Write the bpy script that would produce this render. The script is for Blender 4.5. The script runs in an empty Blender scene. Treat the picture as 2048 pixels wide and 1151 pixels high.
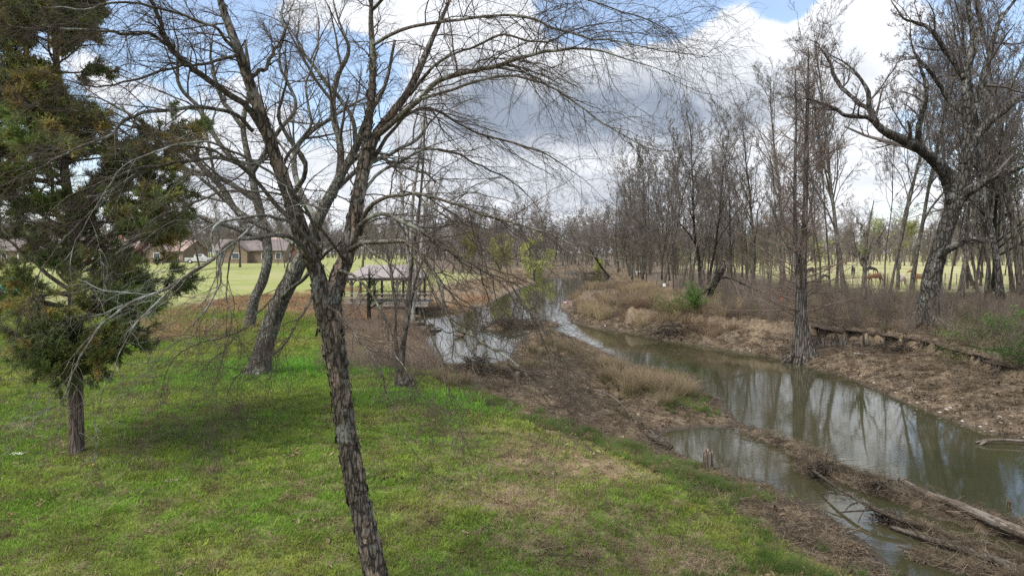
import bpy, math, numpy as np
from mathutils import Vector, Euler, Matrix
R = math.radians
SC = bpy.context.scene
COL = SC.collection
F = 1365.0; CU, CV = 1024.0, 575.5          # photograph: focal length and centre in its pixels
PITCH = math.atan(69.5 / F); CAMZ = 5.0

# ------------------------------------------------------------------ camera
cam = bpy.data.cameras.new("camera"); camo = bpy.data.objects.new("camera", cam); COL.objects.link(camo)
camo.location = (0, 0, CAMZ); camo.rotation_euler = (R(90) - PITCH, 0, 0)
cam.sensor_width = 36.0; cam.lens = F / 2048 * 36.0; cam.clip_start = 0.05; cam.clip_end = 6000
SC.camera = camo

# ------------------------------------------------------------------ sky, sun, exposure
SUN_EL, SUN_AZ = R(56), R(-138)                # azimuth measured clockwise from the view direction (+Y)
class NB:                                    # small node builder
    def __init__(s, tree): s.t = tree; s.n = tree.nodes; s.l = tree.links
    def new(s, typ, **kw):
        nd = s.n.new(typ)
        for k, v in kw.items(): setattr(nd, k, v)
        return nd
    def put(s, sock, v):
        if hasattr(v, 'links') or isinstance(v, bpy.types.NodeSocket): s.l.new(v, sock)
        else:
            if isinstance(v, (tuple, list)) and len(v) == 3 and sock.type == 'RGBA': v = (*v, 1)
            sock.default_value = v
    def m(s, op, a, b=0.0, c=0.0, clamp=False):
        nd = s.new('ShaderNodeMath', operation=op, use_clamp=clamp)
        s.put(nd.inputs[0], a); s.put(nd.inputs[1], b); s.put(nd.inputs[2], c)
        return nd.outputs[0]
    def vm(s, op, a, b=(0, 0, 0)):
        nd = s.new('ShaderNodeVectorMath', operation=op)
        s.put(nd.inputs[0], a); s.put(nd.inputs[1], b)
        return nd.outputs[0]
    def mix(s, f, a, b, mode='MIX'):
        nd = s.new('ShaderNodeMix', data_type='RGBA', blend_type=mode)
        s.put(nd.inputs[0], f); s.put(nd.inputs[6], a); s.put(nd.inputs[7], b)
        return nd.outputs[2]
    def ss(s, x, lo, hi, a=0.0, b=1.0):
        nd = s.new('ShaderNodeMapRange', interpolation_type='SMOOTHSTEP')
        s.put(nd.inputs[0], x); s.put(nd.inputs[1], lo); s.put(nd.inputs[2], hi); s.put(nd.inputs[3], a); s.put(nd.inputs[4], b)
        return nd.outputs[0]
    def noise(s, vec, scale, detail=4, rough=0.55, dist=0.0, out=0):
        nd = s.new('ShaderNodeTexNoise'); s.put(nd.inputs['Vector'], vec)
        nd.inputs['Scale'].default_value = scale; nd.inputs['Detail'].default_value = detail
        nd.inputs['Roughness'].default_value = rough; nd.inputs['Distortion'].default_value = dist
        return nd.outputs[out]
    def vor(s, vec, scale, feature='F1', out='Distance', rnd=1.0):
        nd = s.new('ShaderNodeTexVoronoi', feature=feature); s.put(nd.inputs['Vector'], vec)
        nd.inputs['Scale'].default_value = scale; nd.inputs['Randomness'].default_value = rnd
        return nd.outputs[out]
    def sep(s, v):
        nd = s.new('ShaderNodeSeparateXYZ'); s.put(nd.inputs[0], v); return nd.outputs
    def comb(s, x, y, z):
        nd = s.new('ShaderNodeCombineXYZ'); s.put(nd.inputs[0], x); s.put(nd.inputs[1], y); s.put(nd.inputs[2], z); return nd.outputs[0]

world = bpy.data.worlds.new("World"); SC.world = world; world.use_nodes = True
wt = world.node_tree; wt.nodes.clear(); w = NB(wt)
sky = w.new('ShaderNodeTexSky', sky_type='NISHITA'); sky.sun_disc = False
sky.sun_elevation = SUN_EL; sky.sun_rotation = SUN_AZ; sky.air_density = 1.0; sky.dust_density = 0.6; sky.ozone_density = 2.0
bg1 = w.new('ShaderNodeBackground'); w.l.new(sky.outputs[0], bg1.inputs[0]); bg1.inputs[1].default_value = 0.15
tc = w.new('ShaderNodeTexCoord'); dvec = tc.outputs['Generated']
dx, dy, dz = w.sep(dvec)
el = w.m('MAXIMUM', dz, 0.0)
inv = w.m('DIVIDE', 1.0, w.m('ADD', el, 0.16))
plane = w.comb(w.m('MULTIPLY', dx, inv), w.m('MULTIPLY', dy, inv), 0.0)
n1 = w.noise(w.vm('ADD', plane, (3.1, 1.7, 0.4)), 1.25, 9, 0.55, 0.15)
n2 = w.noise(w.vm('ADD', dvec, (7.3, 2.2, 5.4)), 5.5, 8, 0.56, 0.2)
front = w.ss(dy, 0.0, 0.5)
def blob(u, v, su, sv):
    x = (u - CU) / F; z = (506.0 - v) / F; L = math.sqrt(1 + x * x + z * z)
    qx = w.m('DIVIDE', w.m('SUBTRACT', dx, x / L), su / F / L); qz = w.m('DIVIDE', w.m('SUBTRACT', dz, z / L), sv / F / L)
    q = w.m('ADD', w.m('MULTIPLY', qx, qx), w.m('MULTIPLY', qz, qz))
    return w.m('MULTIPLY', w.m('EXPONENT', w.m('MULTIPLY', q, -1.0)), front)
def total(items):
    acc = None
    for a, k in items:
        t = w.m('MULTIPLY', a, k); acc = t if acc is None else w.m('ADD', acc, t)
    return acc
cov = total([(blob(1230, 215, 300, 95), 0.42), (blob(1620, 60, 200, 100), 0.35), (blob(900, 90, 420, 110), .10),
             (blob(1290, 30, 200, 75), -0.42), (blob(330, 90, 150, 90), -0.16), (blob(20, 330, 130, 180), -0.38), (blob(420, 60, 120, 70), -.2), (blob(700, 120, 140, 70), -0.30),
             (blob(1560, 20, 40, 40), -.3),
             (blob(1980, 120, 130, 150), -0.12), (blob(1000, 400, 900, 70), 0.2), (blob(1950, 300, 300, 130), -.05)])
dens = w.m('ADD', w.m('ADD', w.m('MULTIPLY', n1, 0.70), w.m('MULTIPLY', n2, 1.15)), cov)
mask = w.m('ADD', w.m('MULTIPLY', w.ss(dens, 0.84, 0.97), 0.84), w.m('ADD', 0.16, w.m('MULTIPLY', w.ss(el, .22, .0), 0.5)), clamp=True)
dark = total([(blob(1230, 235, 240, 62), 0.72), (blob(980, 210, 120, 80), .35), (blob(700, 260, 300, 90), .25), (blob(1230, 340, 300, 30), -.15)])
thick = w.m('ADD', w.m('MULTIPLY', w.ss(dens, 1.05, 1.45), 0.55), w.m('MULTIPLY', dark, w.m('ADD', w.m('MULTIPLY', n2, 1.5), 0.1)), clamp=True)
n3 = w.noise(w.vm('ADD', dvec, (1.3, 9.2, 2.4)), 14.0, 6, 0.6, 0.1)
thick = w.m('ADD', thick, w.m('MULTIPLY', w.m('SUBTRACT', n3, 0.5), 0.9), clamp=True)
low = w.m('MULTIPLY', w.ss(el, .30, .04), w.ss(w.noise(w.vm('MULTIPLY', dvec, (2.0, 2.0, 11.0)), 2.2, 5, .55), .42, .68)); thick = w.m('ADD', thick, w.m('MULTIPLY', low, .5), clamp=True)
ccol = w.mix(thick, (.69, .71, .745), (0.235, 0.275, 0.34))
bg2 = w.new('ShaderNodeBackground'); w.l.new(ccol, bg2.inputs[0]); bg2.inputs[1].default_value = 1.0
ms = w.new('ShaderNodeMixShader'); w.l.new(mask, ms.inputs[0]); w.l.new(bg1.outputs[0], ms.inputs[1]); w.l.new(bg2.outputs[0], ms.inputs[2])
wo = w.new('ShaderNodeOutputWorld'); w.l.new(ms.outputs[0], wo.inputs[0])
world.cycles.sampling_method = 'MANUAL'; world.cycles.sample_map_resolution = 512

sl = bpy.data.lights.new("sun", 'SUN'); sl.energy = 3.1; sl.angle = R(24.0); sl.color = (1.0, 0.95, 0.87)
so = bpy.data.objects.new("sun", sl); COL.objects.link(so)
sd_ = Vector((math.sin(SUN_AZ) * math.cos(SUN_EL), math.cos(SUN_AZ) * math.cos(SUN_EL), math.sin(SUN_EL)))
so.rotation_euler = sd_.to_track_quat('Z', 'Y').to_euler(); so.location = (0, 0, 60)
SC.view_settings.view_transform = 'Standard'; SC.view_settings.look = 'None'
SC.view_settings.exposure = 0.66; SC.view_settings.gamma = 1.0; SC.view_settings.use_curve_mapping = False
SC.cycles.max_bounces = 5; SC.cycles.diffuse_bounces = 3; SC.cycles.glossy_bounces = 3; SC.cycles.transmission_bounces = 2
SC.cycles.use_denoising = False; SC.cycles.denoiser = 'OPENIMAGEDENOISE'; SC.cycles.sample_clamp_indirect = 4.0

# ------------------------------------------------------------------ numeric helpers
def P(u, v, d):
    """point at forward distance d on the ray of photograph pixel (u, v)"""
    x = (u - CU) / F; up = -(v - CV) / F
    y = math.cos(PITCH) + up * math.sin(PITCH); z = up * math.cos(PITCH) - math.sin(PITCH)
    return np.array([x / y * d, d, CAMZ + z / y * d])
def PZ(u, v, z=0.0):
    a = P(u, v, 1.0); return P(u, v, (z - CAMZ) / (a[2] - CAMZ))[:2]
def hsh(i, j, k, s):
    n = (i * 374761393 + j * 668265263 + k * 2147483647 + s * 1274126177) & 0xffffffff
    n = ((n ^ (n >> 13)) * 1274126177) & 0xffffffff
    return ((n ^ (n >> 16)) & 0xffffff) / float(0xffffff)
def vnoise(p, s=0):
    p = np.asarray(p, float); i = np.floor(p).astype(np.int64); f = p - i; f = f * f * (3 - 2 * f)
    r = 0
    for a in (0, 1):
        for b in (0, 1):
            for c in (0, 1):
                wgt = (f[..., 0] if a else 1 - f[..., 0]) * (f[..., 1] if b else 1 - f[..., 1]) * (f[..., 2] if c else 1 - f[..., 2])
                r = r + wgt * hsh(i[..., 0] + a, i[..., 1] + b, i[..., 2] + c, s)
    return r * 2 - 1
def fbm(p, o=4, s=0, g=0.5):
    r = 0; a = 1.0
    p = np.asarray(p, float)
    for k in range(o): r = r + a * vnoise(p * 2 ** k, s + k * 17); a *= g
    return r
def f2(x, y, sc, o=3, s=0): return fbm(np.stack([x * sc, y * sc, np.zeros_like(x) + .37], -1), o, s)
def sstep(x, a, b): t = np.clip((x - a) / (b - a), 0, 1); return t * t * (3 - 2 * t)

# ------------------------------------------------------------------ terrain
LEFT_SHORE = [(2300, 1500), (2080, 1300), (1900, 1195), (1800, 1142), (1740, 1085), (1650, 1022), (1560, 975), (1480, 950), (1420, 930), (1370, 908), (1322, 892),
              (1308, 874), (1345, 862), (1410, 855), (1470, 858), (1482, 846), (1455, 815), (1440, 792), (1400, 783), (1392, 748), (1340, 742),
              (1285, 737), (1240, 716), (1200, 697), (1150, 675), (1108, 657), (1085, 655), (1050, 668), (1030, 690), (1010, 722), (950, 734),
              (900, 731), (880, 722), (866, 700), (850, 668), (830, 652), (822, 636), (870, 628), (940, 620), (985, 606), (1010, 590), (1040, 577), (1075, 566),
              (1064, 557), (1050, 552), (1030, 548)]
RIGHT_SHORE = [(1110, 546.5), (1190, 548), (1205, 553), (1228, 560), (1195, 568), (1190, 578), (1150, 592), (1120, 606), (1120, 618), (1140, 628), (1136, 641), (1175, 651), (1250, 663), (1330, 681),
               (1410, 691), (1500, 706), (1570, 718), (1640, 741), (1700, 757), (1770, 787), (1850, 821), (1930, 851), (2000, 870), (2100, 890), (2400, 990), (3000, 1290)]
LS = np.array([PZ(*p) for p in LEFT_SHORE]); RS = np.array([PZ(*p) for p in RIGHT_SHORE])
RS = np.vstack([RS, [[20, 2], [30, -60]]]); LS = np.vstack([[[16, -60], [9.5, 2]], LS])
POLY = np.vstack([LS, RS])
PUD = np.array([PZ(*p) for p in [(1180, 808), (1205, 800), (1230, 806), (1248, 815), (1215, 818), (1190, 815)]])
def segdist(x, y, pts, closed=False):
    n = len(pts); best = np.full(x.shape, 1e9)
    for i in range(n if closed else n - 1):
        a = pts[i]; b = pts[(i + 1) % n]; d = b - a; L = d @ d + 1e-12
        t = np.clip(((x - a[0]) * d[0] + (y - a[1]) * d[1]) / L, 0, 1)
        best = np.minimum(best, (x - a[0] - t * d[0]) ** 2 + (y - a[1] - t * d[1]) ** 2)
    return np.sqrt(best)
def inside(x, y, pts):
    c = np.zeros(x.shape, bool); n = len(pts)
    for i in range(n):
        a = pts[i]; b = pts[(i + 1) % n]
        if a[1] == b[1]: continue
        c ^= ((a[1] > y) != (b[1] > y)) & (x < (b[0] - a[0]) * (y - a[1]) / (b[1] - a[1]) + a[0])
    return c
BARS = [([(1482, 856), (1540, 880), (1600, 903), (1640, 930), (1660, 950)], 0.30, 0.13),
        ([(1625, 940), (1700, 958), (1760, 978), (1850, 1012), (1950, 1045), (2060, 1075), (2300, 1150)], 0.38, 0.17),
        ([(1770, 1040), (1840, 1062), (1920, 1090), (2010, 1120), (2100, 1150)], 0.16, 0.11),
        ([(1850, 1118), (1920, 1135), (2050, 1165)], 0.24, 0.09),
        ([(985, 655), (1020, 650), (1060, 648), (1095, 650)], 0.9, 0.30)]
BARS = [(np.array([PZ(*p) for p in b]), w_, h_) for b, w_, h_ in BARS]
def height(x, y, full=False):
    x = np.asarray(x, float); y = np.asarray(y, float)
    dl = segdist(x, y, LS); dr = segdist(x, y, RS); ins = inside(x, y, POLY)
    right = dr < dl
    sd = np.minimum(dl, dr); wob = f2(x, y, 0.9, 3, 5) * 0.22 * np.clip(sd / 1.0, 0, 1) + f2(x, y, 3.0, 2, 9) * .05
    # left side: lawn rising gently, far field higher
    rise = sstep(y, 30, 150) * sstep(-x, -5, 25)
    base = 1.08 + 1.85 * rise - .35 * sstep(y, 60, 140) * sstep(x, -20, 10)
    sl_ = np.maximum(sd + wob, 0)
    zl = base * (1 - np.exp(-(sl_ / 4.6) ** 1.25))
    # right side: mud slope, cut scarp, flat
    wd = 2.7 + 2.0 * sstep(x, 12, 20) - 0.6 * sstep(y, 40, 60) + f2(x, y, .35, 2, 11) * .7
    cut = sstep(f2(x, y, .22, 2, 31), -.5, .25)
    zr = 0.80 * np.clip(sl_ / wd, 0, 1) ** 0.8
    zr = zr + (0.56 * sstep(sl_, wd, wd + 0.15 + 1.3 * (1 - cut))) + .12 * sstep(sl_, wd + .5, wd + 5) - .35 * sstep(y, 60, 110)
    z = np.where(right, zr, zl)
    # puddle
    pd = segdist(x, y, PUD, True); pin = inside(x, y, PUD)
    z = np.where(pin, -0.03, np.minimum(z, 0.02 + pd * .35))
    rough = .035 + .05 * sstep(z, .05, .25) * (1 - sstep(z, .55, .8)) * (~right) + .05 * right
    n = f2(x, y, 1.7, 4, 3)
    far = sstep(np.hypot(x, y), 60, 200)
    z = z + n * rough * np.clip(sd / .8, .2, 1) * (1 - .6 * far) + f2(x, y, .16, 2, 21) * .09 * sstep(sd, 2, 8)
    zin = -0.55 * (1 - np.exp(-sd / 1.3)) - .01
    z = np.where(ins, zin, z)
    z = np.where(pin, -.03, z)
    for b, w_, h_ in BARS:
        q = segdist(x, y, b); ww = w_ * (1 + .45 * f2(x, y, 1.6, 2, 41))
        bump = h_ * (1 - sstep(q, ww * .35, ww * 1.25)) + .07 * f2(x, y, 4.5, 3, 47) * (q < ww * 1.2)
        z = np.where(ins & (q < ww * 1.4), np.maximum(z, bump - .03), z)
    # far hills close the horizon
    z = z + 3.5 * sstep(np.hypot(x, y), 320, 1200)
    if full: return z, sd, right, ins
    return z
def H1(x, y): return float(height(np.array([x]), np.array([y]))[0])
def T(u, v):
    """where the ray of pixel (u, v) meets the ground"""
    d = np.concatenate([np.arange(3, 60, .08), np.arange(60, 400, .5)])
    a = P(u, v, 1.0); X = a[0] * d; Z = CAMZ + (a[2] - CAMZ) * d
    h = height(X, d); k = np.argmax(np.maximum(h, 0.0) >= Z)
    if k == 0: k = len(d) - 1
    return np.array([X[k], d[k], max(h[k], 0.0) if False else h[k]])

# ------------------------------------------------------------------ object helpers
def tag(o, label=None, cat=None, group=None, kind=None):
    if label: o['label'] = label
    if cat: o['category'] = cat
    if group: o['group'] = group
    if kind: o['kind'] = kind
    return o
def empty(name, loc=(0, 0, 0), rz=0.0):
    o = bpy.data.objects.new(name, None); COL.objects.link(o); o.location = tuple(loc); o.rotation_euler = (0, 0, rz); return o
def mesh_np(name, V, Fc, smooth=True):
    """V (n,3); Fc (m,3) or (m,4) index array, or a list of such arrays"""
    me = bpy.data.meshes.new(name)
    if not isinstance(Fc, list): Fc = [Fc]
    Fc = [f for f in Fc if len(f)]
    V = np.asarray(V, np.float32)
    me.vertices.add(len(V)); me.vertices.foreach_set('co', V.ravel())
    loops = np.concatenate([f.ravel() for f in Fc]).astype(np.int32)
    tot = np.concatenate([np.full(len(f), f.shape[1]) for f in Fc]).astype(np.int32)
    st = np.concatenate([[0], np.cumsum(tot)[:-1]]).astype(np.int32)
    me.loops.add(len(loops)); me.loops.foreach_set('vertex_index', loops)
    me.polygons.add(len(tot)); me.polygons.foreach_set('loop_start', st); me.polygons.foreach_set('loop_total', tot)
    me.polygons.foreach_set('use_smooth', np.full(len(tot), smooth))
    me.update(calc_edges=True); return me
def obj(name, me, mat=None, parent=None, loc=None):
    o = bpy.data.objects.new(name, me); COL.objects.link(o)
    if mat is not None:
        if not len(me.materials): me.materials.append(mat)
    if parent is not None: o.parent = parent
    if loc is not None: o.location = tuple(loc)
    return o
def copy_tree(o, parent=None):
    c = o.copy(); COL.objects.link(c); c.parent = parent
    for ch in list(o.children): copy_tree(ch, c)
    return c
def nrm(v): return v / (np.linalg.norm(v, axis=-1, keepdims=True) + 1e-9)
class TB:
    """collects tubes (batches of polylines of equal length)"""
    def __init__(s): s.V = []; s.Q = []; s.Tr = []; s.n = 0
    def add(s, pts, rad, sides=5, rfun=None):
        pts = np.asarray(pts, float); rad = np.asarray(rad, float)
        if pts.ndim == 2: pts = pts[None]; rad = rad[None]
        N, K, _ = pts.shape
        if N == 0: return
        tan = np.empty_like(pts); tan[:, 1:-1] = pts[:, 2:] - pts[:, :-2]; tan[:, 0] = pts[:, 1] - pts[:, 0]; tan[:, -1] = pts[:, -1] - pts[:, -2]
        tan = nrm(tan); mean = nrm(pts[:, -1] - pts[:, 0])
        ref = np.where(np.abs(mean[:, 2:3]) > 0.8, np.array([[1., 0.13, 0]]), np.array([[0.1, 0.05, 1.]]))[:, None, :]
        a = nrm(np.cross(tan, np.broadcast_to(ref, tan.shape))); b = np.cross(tan, a)
        th = np.arange(sides) / sides * 2 * np.pi
        rr = rad[:, :, None]
        if rfun is not None: rr = rfun(pts, rr, th)
        V = pts[:, :, None, :] + rr[..., None] * (np.cos(th)[None, None, :, None] * a[:, :, None, :] + np.sin(th)[None, None, :, None] * b[:, :, None, :])
        idx = s.n + np.arange(N * K * sides).reshape(N, K, sides)
        i0 = idx[:, :-1]; i1 = idx[:, 1:]
        q = np.stack([i0, np.roll(i0, -1, 2), np.roll(i1, -1, 2), i1], -1).reshape(-1, 4)
        s.V.append(V.reshape(-1, 3)); s.Q.append(q); s.n += N * K * sides
        if sides >= 5:                                   # close the ends
            t = s.n; s.V.append(np.concatenate([pts[:, -1], pts[:, 0]])); s.n += 2 * N
            e = idx[:, -1]; tip = (t + np.arange(N))[:, None] + np.zeros_like(e)
            s.Tr.append(np.stack([e, np.roll(e, -1, 1), tip], -1).reshape(-1, 3))
            e = idx[:, 0]; tip = (t + N + np.arange(N))[:, None] + np.zeros_like(e)
            s.Tr.append(np.stack([np.roll(e, -1, 1), e, tip], -1).reshape(-1, 3))
    def faces(s, V, Fc):
        s.V.append(np.asarray(V, float))
        (s.Q if Fc.shape[1] == 4 else s.Tr).append(np.asarray(Fc) + s.n); s.n += len(V)
    def mesh(s, name, smooth=True):
        return mesh_np(name, np.concatenate(s.V), [np.concatenate(x) for x in (s.Q, s.Tr) if x], smooth)
def box_arr(c, h):
    c = np.array(c, float); h = np.array(h, float)
    V = np.array([[x, y, z] for x in (-1, 1) for y in (-1, 1) for z in (-1, 1)], float) * h + c
    return V, np.array([[0, 1, 3, 2], [4, 6, 7, 5], [0, 4, 5, 1], [2, 3, 7, 6], [0, 2, 6, 4], [1, 5, 7, 3]])
def box_mesh(name, c, h):
    V, q = box_arr(c, h); return mesh_np(name, V, q, False)

def smooth_line(pts, n):
    """Catmull-Rom through rows of pts, n samples"""
    p = np.asarray(pts, float); p = np.vstack([2 * p[0] - p[1], p, 2 * p[-1] - p[-2]])
    t = np.linspace(0, len(p) - 3 - 1e-6, n); i = t.astype(int); f = (t - i)[:, None]
    p0, p1, p2, p3 = p[i], p[i + 1], p[i + 2], p[i + 3]
    return .5 * (2 * p1 + (p2 - p0) * f + (2 * p0 - 5 * p1 + 4 * p2 - p3) * f ** 2 + (3 * p1 - p0 - 3 * p2 + p3) * f ** 3)
def trace(rows, n=24):
    """rows (u, v, depth, width in photo px) -> points and radii in metres"""
    A = np.array([[*P(u, v, d), wd * d / F / 2] for u, v, d, wd in rows]); S = smooth_line(A, n)
    return S[:, :3], np.maximum(S[:, 3], .003)
def grow(st, dr, ln, r0, r1, K, wob, trop, rng, curve=0.0):
    N = len(st); pts = np.empty((N, K, 3)); pts[:, 0] = st; d = nrm(dr); step = (np.asarray(ln) / (K - 1))[:, None]
    trop = np.asarray(trop, float)
    for k in range(1, K):
        d = nrm(d + rng.normal(0, wob, (N, 3)) + trop / (K - 1)); pts[:, k] = pts[:, k - 1] + d * step
    t = np.linspace(0, 1, K)[None]
    return pts, np.asarray(r0)[:, None] * (1 - t) + np.asarray(r1)[:, None] * t
def spawn(pts, rad, per, t0, t1, a0, a1, rng, lf, rf=0.55, updir=0.0, lmin=0.15, flat=0.0):
    """children of every polyline; returns starts, dirs, lengths, radii"""
    N, K, _ = pts.shape; M = N * per
    base = np.tile(np.linspace(t0, t1, per, endpoint=False), N) + rng.uniform(0, (t1 - t0) / per, M)
    idx = np.repeat(np.arange(N), per); f = np.clip(base, 0, .999) * (K - 1); i = f.astype(int); fr = (f - i)[:, None]
    st = pts[idx, i] * (1 - fr) + pts[idx, i + 1] * fr
    tan = nrm(pts[idx, i + 1] - pts[idx, i]); r = rad[idx, i] * (1 - fr[:, 0]) + rad[idx, i + 1] * fr[:, 0]
    perp = rng.normal(0, 1, (M, 3)); perp[:, 2] *= (1 - flat); perp = nrm(perp - (perp * tan).sum(1, keepdims=True) * tan)
    an = rng.uniform(a0, a1, M)[:, None]
    d = nrm(tan * np.cos(an) + perp * np.sin(an) + np.array([0, 0, updir]))
    L = np.linalg.norm(np.diff(pts, axis=1), axis=2).sum(1)[idx]
    return st, d, np.maximum(L * lf * (1 - .55 * base) * rng.uniform(.6, 1.25, M), lmin), r * rf

# ------------------------------------------------------------------ materials
def new_mat(name):
    m = bpy.data.materials.new(name); m.use_nodes = True; m.node_tree.nodes.clear(); return m, NB(m.node_tree)
def finish(b, col, rough=0.9, bump=None, bs=0.3, bd=0.02, spec=0.25, trans=None):
    p = b.new('ShaderNodeBsdfPrincipled'); b.put(p.inputs['Base Color'], col); b.put(p.inputs['Roughness'], rough)
    p.inputs['Specular IOR Level'].default_value = spec
    if bump is not None:
        n = b.new('ShaderNodeBump'); n.inputs['Strength'].default_value = bs; n.inputs['Distance'].default_value = bd
        b.put(n.inputs['Height'], bump); b.l.new(n.outputs[0], p.inputs['Normal'])
    out = b.new('ShaderNodeOutputMaterial'); sh = p.outputs[0]
    if trans is not None:
        t = b.new('ShaderNodeBsdfTranslucent'); b.put(t.inputs[0], col); mx = b.new('ShaderNodeMixShader'); mx.inputs[0].default_value = trans
        b.l.new(sh, mx.inputs[1]); b.l.new(t.outputs[0], mx.inputs[2]); sh = mx.outputs[0]
    b.l.new(sh, out.inputs[0]); return p
def flat_mat(name, c, rough=.85, var=.25, scale=8, metallic=0, spec=.3):
    m, b = new_mat(name); tcn = b.new('ShaderNodeTexCoord').outputs['Object']
    n = b.noise(tcn, scale, 5, .6); c2 = tuple(x * (1 - var) for x in c); c3 = tuple(min(x * (1 + var), 1) for x in c)
    p = finish(b, b.mix(b.ss(n, .3, .7), c2, c3), rough, n, .15, .01, spec); p.inputs['Metallic'].default_value = metallic; return m
def bark_mat(name, dark, light, lichen=(.33, .36, .30), la=.3, scale=14, stretch=.25, bs=.9, bd=.03, warm=None, along=None):
    m, b = new_mat(name); v = b.new('ShaderNodeTexCoord').outputs['Object']
    mp = b.new('ShaderNodeMapping'); mp.inputs['Scale'].default_value = (1, 1, stretch); b.l.new(v, mp.inputs[0])
    if along is not None:
        m0 = b.new('ShaderNodeMapping'); m0.inputs['Rotation'].default_value = (0, 0, -along); b.l.new(v, m0.inputs[0]); mp.inputs['Scale'].default_value = (stretch, 1, 1); b.l.new(m0.outputs[0], mp.inputs[0])
    q = mp.outputs[0]
    wv = b.vm('ADD', q, b.vm('MULTIPLY', b.noise(q, scale * .6, 3, .5, out=1), (.05, .05, .05)))
    e = b.vor(wv, scale, 'DISTANCE_TO_EDGE'); n = b.noise(q, scale * 1.6, 6, .65); big = b.noise(v, 1.6, 4, .6); fine = b.noise(v, 60, 3, .6)
    plate = b.ss(e, .02, .16)
    c = b.mix(b.m('MULTIPLY', plate, b.ss(n, .25, .75)), dark, light)
    if warm: c = b.mix(b.m('MULTIPLY', b.ss(b.vor(wv, scale * .8, 'F1', 'Color'), .72, .8), .75), c, warm)
    lm = b.m('MULTIPLY', b.ss(b.m('ADD', b.m('MULTIPLY', big, .6), b.m('MULTIPLY', b.noise(v, 9, 5, .7), .5)), .56, .66), la)
    c = b.mix(lm, c, lichen); c = b.mix(b.m('MULTIPLY', fine, .35), c, (.5, .5, .5), 'OVERLAY')
    hgt = b.m('ADD', plate, b.m('MULTIPLY', n, .7))
    finish(b, c, .95, hgt, bs, bd, .15); return m
def tint_mat(name, rough=.8, trans=.3, attr='tint', spec=.2, var=.35):
    """takes its colour from the instance it sits on"""
    m, b = new_mat(name); a = b.new('ShaderNodeAttribute', attribute_type='INSTANCER', attribute_name=attr)
    ob = b.new('ShaderNodeTexCoord').outputs['Object']; n = b.noise(ob, 9, 3, .6)
    c = b.mix(b.m('MULTIPLY', b.ss(n, .3, .7), var), a.outputs['Color'], (.02, .02, .01)) if var else a.outputs['Color']
    finish(b, c, rough, spec=spec, trans=trans); return m
def vcol_mat(name, attr='tint', rough=.85, trans=.2, spec=.2):
    m, b = new_mat(name); a = b.new('ShaderNodeAttribute', attribute_name=attr)
    finish(b, a.outputs['Color'], rough, spec=spec, trans=trans); return m

M = {}
M['birch'] = bark_mat('river_birch_bark', (.05, .04, .032), (.235, .195, .16), (.38, .40, .36), .5, 21, .26, .8, .022, warm=(.38, .28, .22))
M['limb'] = bark_mat('limb_bark', (.055, .045, .036), (.19, .165, .13), (.34, .37, .31), .55, 26, .5, .6, .015)
M['twig'] = flat_mat('twig_bark', (.075, .058, .047), .9, .35, 6)
M['pale_twig'] = bark_mat('lichened_twig', (.08, .07, .058), (.20, .19, .165), (.36, .38, .34), .7, 30, .5, .4, .008)
M['grey_bark'] = bark_mat('grey_bark', (.045, .04, .033), (.20, .185, .155), (.30, .33, .27), .6, 11, .3, .8, .03)
M['grey_twig'] = flat_mat('grey_twig', (.10, .085, .072), .9, .3, 3)
M['oak_bark'] = bark_mat('oak_bark', (.026, .023, .02), (.13, .118, .10), (.30, .31, .28), .55, 7, .3, .9, .05)
M['oak_twig'] = flat_mat('oak_twig', (.10, .085, .075), .9, .3, 2)
M['wood_bark'] = bark_mat('woodland_bark', (.05, .042, .035), (.19, .165, .135), (.20, .22, .17), .5, 6, .22, .8, .05)
M['wood_twig'] = flat_mat('woodland_twig', (.145, .125, .108), .9, .35, .6)
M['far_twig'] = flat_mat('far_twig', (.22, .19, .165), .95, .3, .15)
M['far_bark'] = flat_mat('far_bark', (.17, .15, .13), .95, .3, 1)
M['cyp_bark'] = bark_mat('cypress_bark', (.05, .042, .036), (.22, .195, .17), (.25, .25, .22), .3, 9, .10, .9, .05)
M['cyp_twig'] = flat_mat('cypress_twig', (.15, .11, .088), .9, .3, 3)
M['dark_bark'] = bark_mat('ivy_dark_bark', (.012, .011, .009), (.05, .045, .037), (.06, .08, .04), .5, 6, .3, .9, .05)
M['white_bark'] = bark_mat('pale_stem_bark', (.18, .165, .14), (.50, .49, .44), (.30, .31, .27), .5, 9, .6, .3, .02)
M['cedar_bark'] = bark_mat('cedar_bark', (.06, .045, .036), (.26, .20, .165), (.3, .3, .27), .15, 22, .08, .9, .02)
M['dead_wood'] = bark_mat('weathered_wood', (.05, .04, .03), (.24, .195, .15), (.28, .26, .23), .4, 12, .07, .8, .02)
M['wet_wood'] = bark_mat('wet_driftwood', (.03, .024, .018), (.13, .10, .075), (.2, .18, .15), .4, 14, .1, .8, .02)

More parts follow.
